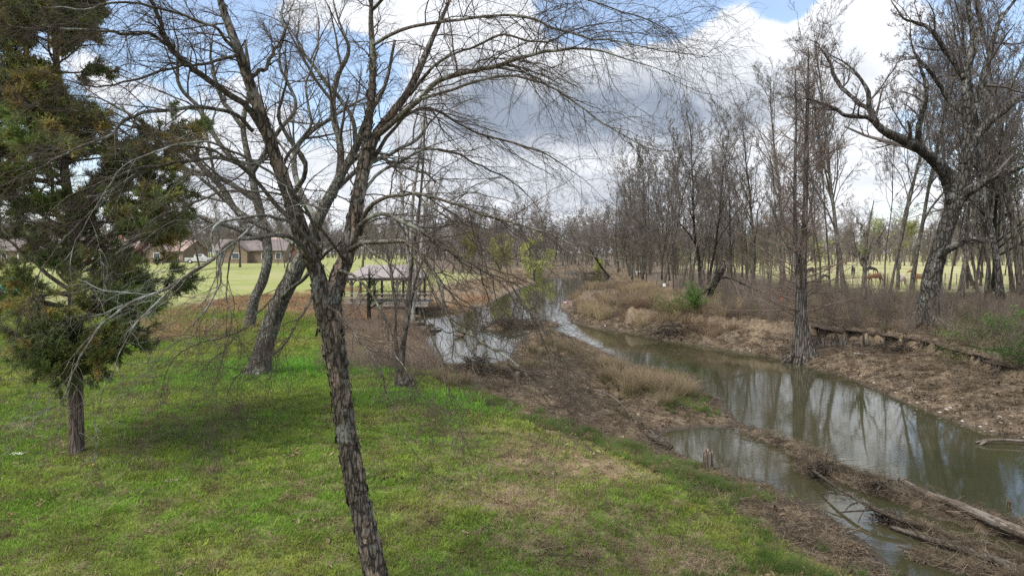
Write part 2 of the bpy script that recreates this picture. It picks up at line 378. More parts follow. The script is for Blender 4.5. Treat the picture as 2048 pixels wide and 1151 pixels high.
# ground
def ground_material():
    m, b = new_mat('ground_cover'); g = b.new('ShaderNodeNewGeometry').outputs['Position']
    a = b.new('ShaderNodeAttribute', attribute_name='cover'); r_, g_, b_ = b.sep(a.outputs['Vector']); al = a.outputs['Alpha']
    n1 = b.noise(g, 1.1, 6, .6); n2 = b.noise(g, 6, 6, .65); n3 = b.noise(g, 34, 5, .7); n4 = b.noise(g, .25, 4, .6)
    lawn = b.mix(b.ss(n2, .35, .68), (.10, .135, .03), (.19, .22, .055)); lawn = b.mix(b.m('MULTIPLY', b.ss(n1, .52, .68), .7), lawn, (.15, .125, .06))
    lawn = b.mix(b.m('MULTIPLY', b.ss(n3, .6, .72), .6), lawn, (.10, .075, .045))
    straw = b.mix(b.ss(n2, .3, .7), (.15, .105, .06), (.33, .25, .155)); straw = b.mix(b.ss(n3, .55, .7), straw, (.085, .06, .04))
    mud = b.mix(b.ss(n2, .35, .65), (.045, .034, .025), (.12, .092, .066)); mud = b.mix(b.ss(n3, .58, .75), mud, (.17, .135, .10)); mud = b.mix(b.ss(b.vor(g, 14), .0, .22), (.20, .15, .105), mud)
    wet = b.mix(n2, (.03, .024, .016), (.06, .045, .03))
    past = b.mix(b.ss(n1, .35, .65), (.22, .26, .065), (.32, .31, .12)); past = b.mix(b.ss(n4, .4, .62), past, (.42, .36, .22))
    px = b.sep(g)[0]; past = b.mix(b.m('MULTIPLY', b.ss(px, -2, -14), .6), past, (.20, .235, .055))
    c = b.mix(r_, mud, lawn); c = b.mix(g_, c, straw); c = b.mix(al, c, past); c = b.mix(b_, c, wet)
    h = b.m('ADD', b.m('MULTIPLY', n3, .5), n2)
    p = finish(b, c, b.ss(b_, 0, 1, .95, .45), h, .7, .03, .3); return m
def terrain_mesh():
    ang = []
    a = -math.pi
    while a < math.pi:
        ang.append(a); w_ = abs(a); a += R(.20) if w_ < R(40) else (R(1.0) if w_ < R(60) else R(5))
    ang = np.array(ang); n = 430
    rr = np.concatenate([[.5, 1.2, 2, 3], 4.0 * (45 / 4.0) ** np.linspace(0, 1, 270), 45 * (2600 / 45) ** np.linspace(.012, 1, 160)])
    A, Rr = np.meshgrid(ang, rr, indexing='ij'); X = np.sin(A) * Rr; Y = np.cos(A) * Rr
    z, sd, right, ins = height(X, Y, True); na, nr = A.shape
    V = np.stack([X, Y, z], -1).reshape(-1, 3); V = np.vstack([V, [[0, 0, H1(0, 0)]]])
    I = np.arange(na * nr).reshape(na, nr); J = np.roll(I, -1, 0)
    q = np.stack([I[:, :-1], I[:, 1:], J[:, 1:], J[:, :-1]], -1).reshape(-1, 4)[:, ::-1]
    t = np.stack([np.full(na, na * nr), J[:, 0], I[:, 0]], -1)
    me = mesh_np('ground', V, [q[:, ::-1], t[:, ::-1]])
    cv = cover(X.ravel(), Y.ravel(), z.ravel(), sd.ravel(), right.ravel(), ins.ravel()); cv = np.vstack([cv, cv[:1]])
    at = me.attributes.new('cover', 'FLOAT_COLOR', 'POINT'); at.data.foreach_set('color', cv.astype(np.float32).ravel())
    return me
LAWN_EDGE = np.array([PZ(u, v, .5) for u, v in [(-600, 596), (300, 588), (470, 598), (600, 630), (700, 688), (850, 775), (990, 815), (1180, 868), (1330, 925), (1480, 985), (1640, 1075), (1760, 1190), (1900, 1400)]] + [[6, 0], [6, -80], [-80, -80], [-120, 30]])
def lawnmask(x, y):
    d = segdist(x, y, LAWN_EDGE, True); d = np.where(inside(x, y, LAWN_EDGE), d, -d)
    return sstep(d + f2(x, y, .9, 3, 62) * .9, -.45, .75)
DRY = [(1100, 895, 1.5, 1.35), (1180, 905, 1.2, 1.2), (1090, 885, 1.7, .9), (1030, 985, .9, .95), (1120, 1010, .6, .85), (1330, 1090, .9, 1.05), (1440, 1100, .9, 1.1), (1540, 1120, .7, 1.0), (1250, 1010, .8, .5), (1200, 1100, .5, .6), (1050, 1080, .5, .45), (900, 1000, .7, .4), (640, 1050, .5, .25), (1180, 1130, .5, .4), (1250, 905, .8, .6), (830, 830, .8, .3), (1000, 900, .8, .3)]
DRYW = None
def drymask(x, y):
    global DRYW
    if DRYW is None: DRYW = [(*PZ(u, v, .85), s, k) for u, v, s, k in DRY]
    r = np.zeros_like(x)
    for cx, cy, s, k in DRYW: r = np.maximum(r, k * np.exp(-((x - cx) ** 2 + ((y - cy) / 1.1) ** 2) / s ** 2))
    return np.clip(r + f2(x, y, .8, 3, 77) * .28 + .05, 0, 1)
def cover(x, y, z, sd, right, ins):
    n = f2(x, y, .7, 3, 61) * .25
    lawn = np.where(right, 0.0, lawnmask(x, y) * sstep(z, .12, .35))
    lawn = lawn * (1 - sstep(y, 60, 90))
    straw = np.where(right, .25 + .5 * sstep(n, -.1, .3), np.where(lawn > .3, drymask(x, y), .35 + n))
    straw = np.where((~right) & (y > 30) & (sd < 9), .8, straw)
    past = (1 - sstep(y, 105, 130) * sstep(x / y, -.16, -.11) * sstep(x / y, .28, .22)) * np.where(right, sstep(sd + n * 8, 22, 30) * sstep(y, 48, 60), sstep(y, 40, 60) * sstep(sd, 6, 10))
    wet = np.where(ins & (z < .02), 1.0, 1 - sstep(z, .0, .07))
    return np.stack([lawn, np.clip(straw, 0, 1), wet, past], -1)
ground = obj('ground', terrain_mesh(), ground_material()); tag(ground, kind='structure', label='grassy lawn, muddy river banks and pasture')

# water
def water_material():
    m, b = new_mat('murky_water'); g = b.new('ShaderNodeNewGeometry').outputs['Position']
    mp = b.new('ShaderNodeMapping'); mp.inputs['Scale'].default_value = (.55, 1.6, 1); b.l.new(g, mp.inputs[0])
    n = b.noise(g, .25, 4, .5); c = b.mix(b.ss(n, .35, .65), (.034, .036, .017), (.050, .046, .024))
    h = b.m('ADD', b.m('MULTIPLY', b.noise(mp.outputs[0], 9, 3, .5), .5), b.m('MULTIPLY', b.noise(mp.outputs[0], 2.2, 2, .5), 1.0))
    calm = b.ss(b.noise(g, .18, 3, .5), .35, .62, .25, 1.0)
    h = b.m('MULTIPLY', h, calm)
    p = finish(b, c, .03, h, .30, .0045, .5); p.inputs['IOR'].default_value = 1.55; return m
me = mesh_np('water', np.array([[-60, -60, 0], [80, -60, 0], [140, 260, 0], [-60, 260, 0]], float), np.array([[0, 1, 2, 3]]), False)
water = obj('river_water', me, water_material()); tag(water, kind='structure', label='calm murky green river reflecting the cloudy sky')
# ------------------------------------------------------------------ trees
def limb_parts(root, mats, trunk, limbs, crown):
    pass
def bark_fun(amp, freq, seed):
    def f(pts, rr, th):
        N, K, _ = pts.shape; S = len(th)
        q = np.empty((N, K, S, 3)); q[..., 0] = np.cos(th)[None, None] * freq[0] + pts[:, :, None, 0] * .3; q[..., 1] = np.sin(th)[None, None] * freq[0]
        q[..., 2] = pts[:, :, None, 2] * freq[1]
        n = fbm(q, 4, seed); return rr * (1 + amp * np.clip(n, -.6, 1.2))
    return f

def twig_cloud(tb, src, rng, plan, trop, K=5, sides=3, pmin=.0012, flat=.2):
    """plan: list of (per, t0, t1, a0, a1, lf, rf, wob); grows successive orders of branches from src = (pts, rad) batches"""
    cur = src; outs = []
    for li, (per, t0, t1, a0, a1, lf, rf, wob, up) in enumerate(plan):
        nxt = []
        for pts, rad in cur:
            st, d, L, r = spawn(pts, rad, per, t0, t1, a0, a1, rng, lf, rf, up, .12, flat)
            r = np.maximum(r, pmin)
            p, q = grow(st, d, L, r, np.maximum(r * .35, pmin * .7), K if li < len(plan) - 1 else max(3, K - 1), wob, trop, rng)
            nxt.append((p, q)); tb.add(p, q, sides if li else max(sides, 4))
        cur = nxt; outs.append(nxt)
    return outs

# ---- the nearest tree, traced limb by limb with a distance of its own for every point
rng = np.random.default_rng(7)
D0 = 7.3
TRUNK = [(768, 1262, 7.3, 70), (760, 1200, 7.3, 60), (752, 1150, 7.3, 53), (731, 1050, 7.3, 50), (713, 976, 7.3, 47), (695, 880, 7.3, 44), (682, 776, 7.3, 43), (668, 690, 7.3, 48), (657, 625, 7.3, 56), (652, 575, 7.3, 64)]
LIMBS = [  # thick limbs
 [(650, 600, 7.3, 44), (634, 545, 7.3, 42), (612, 490, 7.25, 38), (592, 430, 7.2, 37), (568, 365, 7.1, 33), (548, 305, 7.0, 31), (525, 240, 6.9, 29), (500, 168, 6.8, 27), (480, 110, 6.7, 25), (452, 35, 6.6, 22), (430, -40, 6.5, 20), (415, -110, 6.4, 16)],
 [(664, 605, 7.3, 46), (676, 555, 7.4, 46), (690, 520, 7.4, 42), (705, 455, 7.5, 38), (716, 395, 7.5, 35), (728, 335, 7.6, 32), (745, 285, 7.6, 26), (765, 250, 7.7, 21), (812, 190, 7.8, 19), (842, 130, 7.9, 18), (870, 65, 8.0, 15), (902, -5, 8.1, 13), (930, -80, 8.2, 10)],
 [(722, 340, 7.6, 24), (733, 280, 7.6, 20), (742, 200, 7.6, 18), (746, 120, 7.6, 16), (742, 40, 7.6, 14), (745, -60, 7.6, 11)],
 [(748, 275, 7.6, 18), (790, 240, 7.5, 15), (832, 205, 7.3, 14), (880, 165, 7.1, 13), (952, 145, 6.8, 12), (1024, 128, 6.6, 10), (1090, 110, 6.4, 8), (1180, 100, 6.2, 6), (1290, 130, 6.1, 4), (1400, 165, 6.0, 2)],
 [(532, 270, 6.95, 20), (492, 215, 6.8, 17), (435, 172, 6.6, 16), (385, 135, 6.5, 15), (350, 100, 6.4, 14), (322, 55, 6.3, 12), (300, -10, 6.2, 10), (285, -70, 6.1, 8)],
 [(345, 98, 6.4, 10), (310, 75, 6.3, 9), (240, 62, 6.1, 8), (150, 55, 5.9, 7), (60, 58, 5.7, 6), (-50, 40, 5.5, 4)],
 [(505, 262, 6.9, 11), (470, 230, 6.7, 10), (400, 215, 6.5, 10), (300, 224, 6.2, 9), (245, 246, 6.0, 8), (190, 285, 5.8, 7), (120, 318, 5.6, 6), (60, 340, 5.4, 5), (-30, 380, 5.2, 3)],
 [(598, 455, 7.2, 16), (560, 420, 7.1, 12), (470, 325, 6.9, 9), (370, 320, 6.7, 8), (280, 341, 6.5, 7), (200, 366, 6.3, 6), (125, 405, 6.1, 5), (40, 470, 5.9, 3)],
 [(745, 90, 7.6, 10), (800, 60, 7.3, 9), (880, 42, 7.0, 8), (1024, 30, 6.6, 7), (1100, 55, 6.4, 6), (1180, 80, 6.2, 5), (1300, 100, 6.1, 4), (1440, 118, 6.0, 2)],
 [(820, 190, 7.8, 9), (870, 130, 7.6, 7), (930, 95, 7.3, 6), (1000, 72, 7.0, 6), (1080, 85, 6.8, 5), (1140, 55, 6.6, 4), (1250, 40, 6.4, 3), (1400, 20, 6.2, 2)],
 [(720, 470, 7.5, 15), (732, 420, 7.4, 12), (770, 395, 7.2, 10), (830, 388, 7.0, 9), (892, 400, 6.8, 8), (962, 430, 6.6, 7), (1040, 448, 6.4, 6), (1110, 478, 6.3, 5), (1190, 512, 6.2, 4), (1300, 535, 6.1, 2)],
 [(705, 490, 7.4, 16), (722, 450, 7.3, 13), (772, 430, 7.1, 11), (822, 455, 6.9, 10), (872, 490, 6.8, 9), (927, 512, 6.6, 8), (975, 545, 6.5, 7), (1020, 588, 6.4, 6), (1060, 620, 6.3, 5), (1110, 680, 6.2, 3), (1150, 760, 6.1, 1.6)],
 [(700, 500, 7.3, 15), (725, 487, 7.1, 12), (792, 485, 6.9, 11), (832, 500, 6.7, 10), (875, 560, 6.5, 9), (905, 655, 6.4, 8), (960, 682, 6.3, 7), (1012, 708, 6.2, 6), (1060, 760, 6.1, 5), (1100, 815, 6.0, 4), (1130, 890, 5.9, 2)],
 [(625, 520, 7.2, 15), (590, 480, 6.9, 13), (540, 470, 6.6, 12), (470, 478, 6.3, 9), (420, 520, 6.0, 9), (350, 575, 5.7, 8), (250, 611, 5.4, 7), (185, 670, 5.2, 6), (150, 731, 5.1, 5), (120, 796, 5.0, 4), (62, 838, 4.9, 3), (60, 900, 4.9, 1.5)],
 [(640, 500, 7.1, 12), (610, 470, 6.8, 10), (575, 445, 6.5, 10), (530, 430, 6.2, 8), (445, 440, 5.9, 7), (430, 475, 5.8, 6), (440, 560, 5.7, 5), (400, 640, 5.6, 4), (330, 700, 5.5, 3), (270, 790, 5.4, 2)],
 [(560, 340, 7.1, 10), (590, 290, 7.3, 8), (620, 240, 7.5, 7), (610, 170, 7.7, 6), (640, 90, 7.9, 5), (630, -20, 8.1, 3)],
 [(500, 160, 6.8, 12), (540, 120, 6.9, 9), (570, 60, 7.0, 7), (560, -30, 7.1, 5)],
 [(678, 540, 7.2, 9), (720, 560, 6.8, 7), (770, 640, 6.4, 5), (800, 720, 6.2, 4), (870, 830, 6.0, 2)],
 [(655, 610, 7.15, 8), (690, 640, 6.9, 6), (715, 680, 6.7, 5), (760, 740, 6.6, 4), (800, 845, 6.4, 3), (870, 960, 6.3, 1.5)],
 [(740, 330, 7.6, 11), (790, 255, 7.9, 9), (850, 215, 8.1, 8), (950, 260, 8.2, 6), (1050, 290, 8.3, 5), (1140, 340, 8.4, 3), (1230, 420, 8.4, 1.5)],
 [(640, 480, 7.2, 9), (600, 400, 6.6, 8), (520, 330, 6.0, 7), (430, 290, 5.6, 6), (330, 300, 5.3, 5), (230, 360, 5.1, 4), (160, 480, 5.0, 3), (150, 610, 4.9, 1.5)],
 [(480, 110, 6.7, 10), (430, 60, 6.4, 8), (360, 30, 6.2, 7), (260, 10, 6.0, 6), (150, 20, 5.8, 5), (20, 10, 5.6, 3)],
 [(745, 20, 7.6, 9), (800, -30, 7.3, 8), (900, -50, 7.0, 7), (1050, -40, 6.7, 6), (1200, 10, 6.5, 4), (1330, 60, 6.3, 3), (1440, 150, 6.2, 1.5)],
 [(832, 200, 7.3, 8), (900, 180, 6.9, 7), (1024, 150, 6.5, 6), (1110, 180, 6.3, 5), (1200, 240, 6.2, 4), (1290, 295, 6.1, 3), (1400, 300, 6.0, 1.5)],
 [(470, 478, 6.3, 6), (455, 560, 6.1, 4), (460, 650, 6.0, 3), (430, 760, 5.9, 2), (400, 900, 5.8, 1.2)],
 [(590, 480, 6.9, 6), (560, 560, 6.5, 5), (500, 650, 6.2, 4), (350, 720, 6.0, 3), (300, 880, 5.9, 1.2)],
 [(530, 430, 6.2, 6), (420, 520, 5.8, 5), (300, 620, 5.5, 4), (215, 760, 5.3, 3), (180, 930, 5.2, 1.2)],
 [(640, 560, 7.2, 8), (600, 640, 6.8, 6), (560, 700, 6.6, 4), (470, 760, 6.4, 3), (440, 880, 6.3, 1.5)],
 [(280, 341, 6.5, 6), (180, 420, 6.2, 5), (100, 520, 6.0, 4), (40, 640, 5.8, 3), (20, 800, 5.7, 1.5)],
 [(725, 487, 7.1, 8), (790, 540, 6.7, 6), (850, 640, 6.4, 4), (900, 780, 6.2, 3), (930, 900, 6.1, 1.2)],
 [(830, 388, 7.0, 6), (930, 470, 6.7, 5), (1020, 560, 6.5, 4), (1090, 700, 6.4, 3), (1120, 820, 6.3, 1.2)],
 [(690, 520, 7.3, 8), (620, 430, 6.9, 7), (540, 380, 6.6, 6), (420, 390, 6.3, 5), (300, 450, 6.1, 3), (200, 560, 6.0, 1.5)],
 [(716, 395, 7.5, 9), (780, 330, 7.7, 8), (880, 300, 7.9, 6), (960, 330, 8.0, 5), (1050, 380, 8.1, 3), (1120, 470, 8.1, 1.5)],
 [(548, 305, 7.0, 9), (500, 330, 6.7, 8), (420, 300, 6.4, 7), (300, 290, 6.2, 5), (180, 230, 6.0, 4), (40, 220, 5.8, 2)],
 [(480, 110, 6.7, 9), (400, 130, 6.4, 7), (300, 150, 6.2, 6), (180, 170, 6.0, 4), (50, 130, 5.8, 2)],
]
DEADLIMB = (13, 14, 20, 26)
birch = empty('leaning_bare_tree', PZ(768, 1262, 1.0).tolist() + [0.0]); bo = np.array(birch.location)
tag(birch, 'large bare tree with shaggy dark bark leaning left in the foreground, forking at mid height', 'tree')
birch['kind'] = 'thing'
tb = TB(); p, r = trace(TRUNK, 150); r = r * .88
p[0, 2] -= .1; tb.add(p - bo, r, 40, bark_fun(.13, (3.2, 3.0), 5))
# curling plates of bark that stand off the trunk
def plates(tb, p, r, n, rng, lo=.04, hi=.11):
    V = []; Q = []
    for k in range(n):
        i = rng.integers(2, len(p) - 2); c = p[i]; t = nrm(p[i + 1] - p[i - 1]); a = rng.uniform(0, 2 * np.pi)
        u = nrm(np.cross(t, [1, .3, 0])); v = np.cross(t, u); nn = np.cos(a) * u + np.sin(a) * v; s = np.cross(t, nn)
        h = rng.uniform(lo, hi); w_ = h * rng.uniform(.2, .45); c0 = c + nn * r[i] * .98 + rng.normal(0, .01, 3)
        lift = rng.uniform(.006, .022); g = rng.choice([-1, 1])
        rows = []
        for q, l in ((-.5, -.004), (0, .008), (.5, lift)):
            for e, dl in ((-1, -.006), (0, .003), (1, -.006 + (.01 if rng.random() < .4 else 0))):
                rows.append(c0 + t * g * h * q + s * w_ * e * (1 - .3 * abs(q)) + nn * (l + dl))
        b0 = len(V) * 9; V.append(rows)
        for x in (0, 1):
            for y in (0, 1): Q.append([b0 + x * 3 + y, b0 + x * 3 + y + 1, b0 + x * 3 + y + 4, b0 + x * 3 + y + 3])
    tb.faces(np.array(V).reshape(-1, 3), np.array(Q))
obj('trunk', tb.mesh('trunk'), M['birch'], birch)
tb = TB(); plates(tb, p - bo, r, 620, rng); fl = obj('bark_flakes', tb.mesh('bark_flakes'), M['birch'], birch.children[0]); tag(fl, kind='stuff')
traced = []
for li, rows in enumerate(LIMBS):
    p, r = trace(rows, 60 if li < 3 else 44); big = li < 3; r = r * .76 * np.clip((1 - np.linspace(0, 1, len(r))) / .25, .2, 1) ** .5
    if not big:                                    # small crooks so that no limb is a clean curve
        t = np.linspace(0, 1, len(p))[:, None]; q = np.stack([t[:, 0] * 9, np.full(len(p), li * 3.1), np.zeros(len(p))], -1)
        p = p + np.stack([fbm(q, 3, 90), fbm(q + 5, 3, 91), fbm(q + 9, 3, 92)], -1) * .028 * np.minimum(1, t * 4)
    tb = TB(); tb.add(p - bo, r, 22 if big else 8, bark_fun(.13, (2.6, 3.0), li + 9) if big else bark_fun(.12, (1.2, 6), li))
    o = obj('limb', tb.mesh('limb'), M['birch'] if li < 2 else (M['pale_twig'] if li in DEADLIMB else M['limb']), birch)
    if big:
        tb = TB(); plates(tb, p[:40] - bo, r[:40], 150, rng, .03, .07); fl = obj('bark_flakes', tb.mesh('bark_flakes'), M['birch'], o); tag(fl, kind='stuff')
    traced.append((p, r, li))
tbd, tbp = TB(), TB()
for p, r, li in traced:
    pale = li in DEADLIMB; t_ = tbp if pale else tbd
    big = li < 3; ps = p[None, 12 if big else 8:], r[None, 12 if big else 8:]
    L = np.linalg.norm(np.diff(p, axis=0), axis=1).sum()
    # secondary branches: arching outward and down at the sides
    cx = (p[-1, 0] - bo[0]); side = np.array([np.sign(cx) * .5, -.1, 0])
    per = (30 if L > 3 else 18) if not pale else 11
    st, d, ln, rr = spawn(ps[0] - bo, ps[1], per, .05, .98, R(25), R(70), rng, .36, .42, .05, .35, .3)
    ln = np.clip(ln, .35, 1.7); rr = np.clip(rr, .0024, .0085)
    a, b_ = grow(st, d, ln, rr, rr * .35, 9, .16, (side[0] * .6, -.05, -.45), rng)
    t_.add(a, b_, 4)
    st, d, ln2, r2 = spawn(a, b_, 7 if pale else 9, .10, .98, R(20), R(75), rng, .62, .55, -.02, .26, .3)
    r2 = np.clip(r2, .0015, .004)
    a2, b2 = grow(st, d, ln2, r2, r2 * .4, 7, .16, (side[0] * .4, 0, -.35), rng); t_.add(a2, b2, 3)
    st, d, ln3, r3 = spawn(a2, b2, 3 if pale else 4, .15, .98, R(20), R(55), rng, .6, .6, -.05, .15, .3)
    r3 = np.clip(r3, .0010, .002)
    a3, b3 = grow(st, d, ln3, r3, r3 * .5, 4, .16, (side[0] * .3, 0, -.3), rng); t_.add(a3, b3, 3)
o = obj('twigs', tbd.mesh('twigs'), M['twig'], birch); tag(o, kind='stuff')
o = obj('twigs', tbp.mesh('twigs'), M['pale_twig'], birch, None); tag(o, 'pale lichened dead twigs hanging low', kind='stuff')

# ---- other traced trees: trunk, traced limbs, procedural crown
def traced_tree(name, label, base, trunk, limbs, mt, mtw, seed, plan, trop=(0, 0, .25), K=5, roots=0, sides=20, amp=.12, pmin=.003, group=None, flare=None, tsides=3, cat='tree', rootlen=1.0):
    rng = np.random.default_rng(seed)
    root = empty(name, base); b0 = np.array(base, float); tag(root, label, cat, group)
    tb = TB(); p, r = trace(trunk, 80)
    if flare:
        hgt = p[:, 2] - p[0, 2]; r = r + flare[0] * np.exp(-hgt / flare[1])
    r = r * .86; tb.add(p - b0, r, sides, bark_fun(amp, (2.2, 1.2), seed))
    for k in range(roots):
        a = rng.uniform(0, 2 * np.pi) if roots < 5 else 2 * np.pi * k / roots + rng.uniform(-.3, .3); L = rng.uniform(.5, 1.1) * rootlen; dr = np.array([np.cos(a), np.sin(a), 0])
        rp = np.array([p[0] + dr * r[0] * .5 + [0, 0, .55 * rootlen], p[0] + dr * (r[0] * .9) + [0, 0, .28 * rootlen], p[0] + dr * (r[0] + L * .45) + [0, 0, .10], p[0] + dr * (r[0] + L) + [0, 0, -.12]])
        rp = smooth_line(rp, 12); rp[:, 2] = np.maximum(rp[:, 2], height(rp[:, 0], rp[:, 1]) - .05) ; tb.add(rp - b0, np.linspace(.16, .035, 12) * rootlen * min(1, r[0] * 2.5), 8, bark_fun(.2, (1.5, 3), k))
    obj('trunk', tb.mesh('trunk'), mt, root)
    src = [(p[None, 40:] - b0, r[None, 40:])]; lb = []
    for i, rows in enumerate(limbs):
        q, s = trace(rows, 30); s = s * np.clip((1 - np.linspace(0, 1, 30)) / .4, .12, 1) ** .6; t = np.linspace(0, 1, 30)[:, None]; z = np.stack([t[:, 0] * 8, np.full(30, i * 2.7 + seed), np.zeros(30)], -1)
        q = q + np.stack([fbm(z, 3, 90), fbm(z + 5, 3, 91), fbm(z + 9, 3, 92)], -1) * .05 * np.minimum(1, t * 4) * rows[0][2] / 20
        tb = TB(); tb.add(q - b0, s, 10, bark_fun(amp, (1.5, 2), i)); obj('limb', tb.mesh('limb'), mt, root)
        lb.append((q[None, 3:] - b0, s[None, 3:]))
    tb = TB(); twig_cloud(tb, lb + ([src[0]] if not limbs else []), rng, plan, trop, K, tsides, pmin)
    c = obj('twigs', tb.mesh('twigs'), mtw, root); tag(c, kind='stuff'); return root
#            per t0  t1   a0     a1     lf  rf  wob  up
PLAN_A = [(7, .12, .98, R(28), R(65), .45, .55, .10, .06), (6, .15, .98, R(25), R(60), .55, .55, .12, .05), (5, .15, .98, R(25), R(60), .6, .6, .13, 0), (3, .2, .98, R(25), R(55), .6, .65, .13, 0)]
b2 = T(515, 752)
def dd(rows, k): return [(u, v, d + k, w_) for u, v, d, w_ in rows]
B = b2[1]
traced_tree('bare_tree', 'stout grey-barked bare tree leaning right on the lawn, just behind the foreground trunk', b2,
    [(513, 762, B, 62), (519, 735, B, 50), (530, 690, B, 43), (545, 640, B, 40), (565, 592, B, 38), (592, 540, B, 33), (615, 490, B, 30), (635, 440, B, 27), (664, 385, B, 23), (688, 340, B, 20), (712, 295, B, 17), (735, 235, B - .5, 13), (770, 170, B - .8, 9), (790, 80, B - 1, 6)],
    [[(664, 395, B, 17), (678, 345, B, 15), (678, 290, B, 14), (664, 210, B, 12), (670, 160, B, 11), (697, 95, B, 9), (670, 20, B, 6), (660, -60, B, 4)],
     [(632, 445, B, 14), (600, 380, B + 1, 12), (590, 300, B + 1.5, 10), (640, 250, B + 2, 8), (720, 200, B + 2, 6), (760, 190, B + 2.4, 4)],
     [(604, 505, B, 12), (580, 420, B - 1, 10), (610, 330, B - 2, 9), (560, 240, B - 2.5, 7), (575, 150, B - 3, 6), (540, 40, B - 3, 4)],
     [(670, 380, B, 10), (730, 330, B + 1, 9), (800, 300, B + 1, 7), (860, 250, B + 2, 6), (900, 190, B + 2, 4)],
     [(610, 500, B, 11), (560, 470, B + 1, 10), (500, 440, B + 1, 8), (430, 380, B + 1, 7), (360, 330, B + 1, 6), (300, 300, B + 1, 4)],
     [(695, 330, B, 9), (740, 300, B - 1, 8), (790, 330, B - 2, 7), (850, 350, B - 2.5, 5), (920, 400, B - 3, 3)],
     [(560, 600, B, 9), (600, 560, B - 1.5, 8), (660, 500, B - 2.5, 7), (750, 440, B - 3, 5), (850, 420, B - 3, 3)],
     [(712, 290, B, 10), (700, 230, B, 8), (640, 150, B + .5, 7), (600, 90, B + 1, 6), (600, 0, B + 1, 4)]],
    M['grey_bark'], M['grey_twig'], 11, PLAN_A, roots=6, flare=(.10, .45), rootlen=.8)
b3 = T(500, 655); B = b3[1]
traced_tree('bare_tree', 'slimmer grey bare tree with arching limbs standing behind the stout leaning one', b3,
    [(497, 660, B, 26), (508, 600, B, 23), (526, 560, B, 22), (536, 510, B, 21), (528, 455, B, 20), (512, 390, B, 18), (500, 330, B, 15), (486, 250, B, 12), (500, 170, B, 9), (490, 80, B, 6)],
    [[(528, 450, B, 15), (475, 425, B, 13), (440, 370, B, 12), (390, 320, B, 11), (320, 265, B - 1, 9), (280, 240, B - 1, 8), (200, 200, B - 1, 6), (120, 190, B - 1, 4)],
     [(512, 400, B, 12), (455, 365, B, 10), (400, 345, B + 1, 8), (340, 330, B + 1, 7), (270, 300, B + 1, 5), (210, 300, B, 3)],
     [(505, 350, B, 12), (440, 290, B, 10), (400, 220, B + 1, 8), (360, 170, B + 1, 7), (355, 90, B + 1, 6), (340, 0, B + 1, 4)],
     [(488, 260, B, 9), (440, 190, B, 8), (420, 120, B, 6), (430, 40, B, 4)],
     [(505, 345, B, 10), (550, 270, B, 9), (590, 210, B, 7), (560, 120, B, 6), (580, 30, B, 4)],
     [(530, 480, B, 10), (450, 450, B - 1, 9), (380, 430, B - 1, 7), (330, 440, B - 1, 5), (280, 480, B - 1, 3)]],
    M['grey_bark'], M['grey_twig'], 12, PLAN_A, roots=4, rootlen=.6)
# slender tree with brush round its foot
b4 = T(800, 775); B = b4[1]
traced_tree('slender_tree', 'slender bare tree with a hollow dark stub at its foot beside the pond bank', b4,
    [(797, 780, B, 26), (800, 740, B, 20), (806, 690, B, 15), (812, 640, B, 12), (818, 580, B, 10), (826, 500, B, 8), (838, 420, B, 7), (846, 330, B, 5), (850, 230, B, 3)],
    [[(803, 700, B, 9), (815, 640, B - .3, 8), (832, 560, B - .4, 6), (860, 480, B - .5, 5), (880, 400, B - .6, 3)],
     [(800, 735, B, 9), (790, 650, B + .2, 7), (786, 560, B + .4, 6), (770, 470, B + .6, 4), (775, 390, B + .8, 3)],
     [(799, 760, B, 20), (812, 765, B - .2, 18), (818, 755, B - .25, 15)]],
    M['wood_bark'], M['wood_twig'], 13, [(9, .2, .98, R(25), R(60), .35, .5, .1, .1), (6, .15, .98, R(25), R(60), .55, .55, .12, .05), (5, .2, .98, R(25), R(60), .6, .6, .13, 0)], roots=5, rootlen=.35, pmin=.0025)
# pale multi-stemmed tree
B = 44
b5 = T(826, 640); B = b5[1]
root5 = traced_tree('pale_stemmed_tree', 'tall tree of several thin pale stems beside the pavilion', b5,
    [(826, 645, B, 11), (826, 560, B, 10), (822, 480, B, 8), (826, 400, B, 7), (840, 300, B, 5), (855, 180, B, 3)],
    [[(824, 630, B, 8), (832, 560, B, 7), (842, 480, B, 6), (850, 400, B, 5), (868, 300, B, 4), (890, 190, B, 2)],
     [(826, 600, B, 7), (818, 520, B, 6), (808, 430, B, 5), (800, 330, B, 4), (790, 200, B, 2)],
     [(830, 560, B, 6), (838, 500, B, 5), (856, 440, B, 4), (880, 370, B, 3), (920, 300, B, 2)]],
    M['white_bark'], M['wood_twig'], 14, [(12, .25, .98, R(20), R(50), .25, .45, .08, .25), (6, .15, .98, R(25), R(55), .5, .55, .1, .1), (4, .2, .98, R(25), R(60), .6, .6, .12, 0)], pmin=.004)

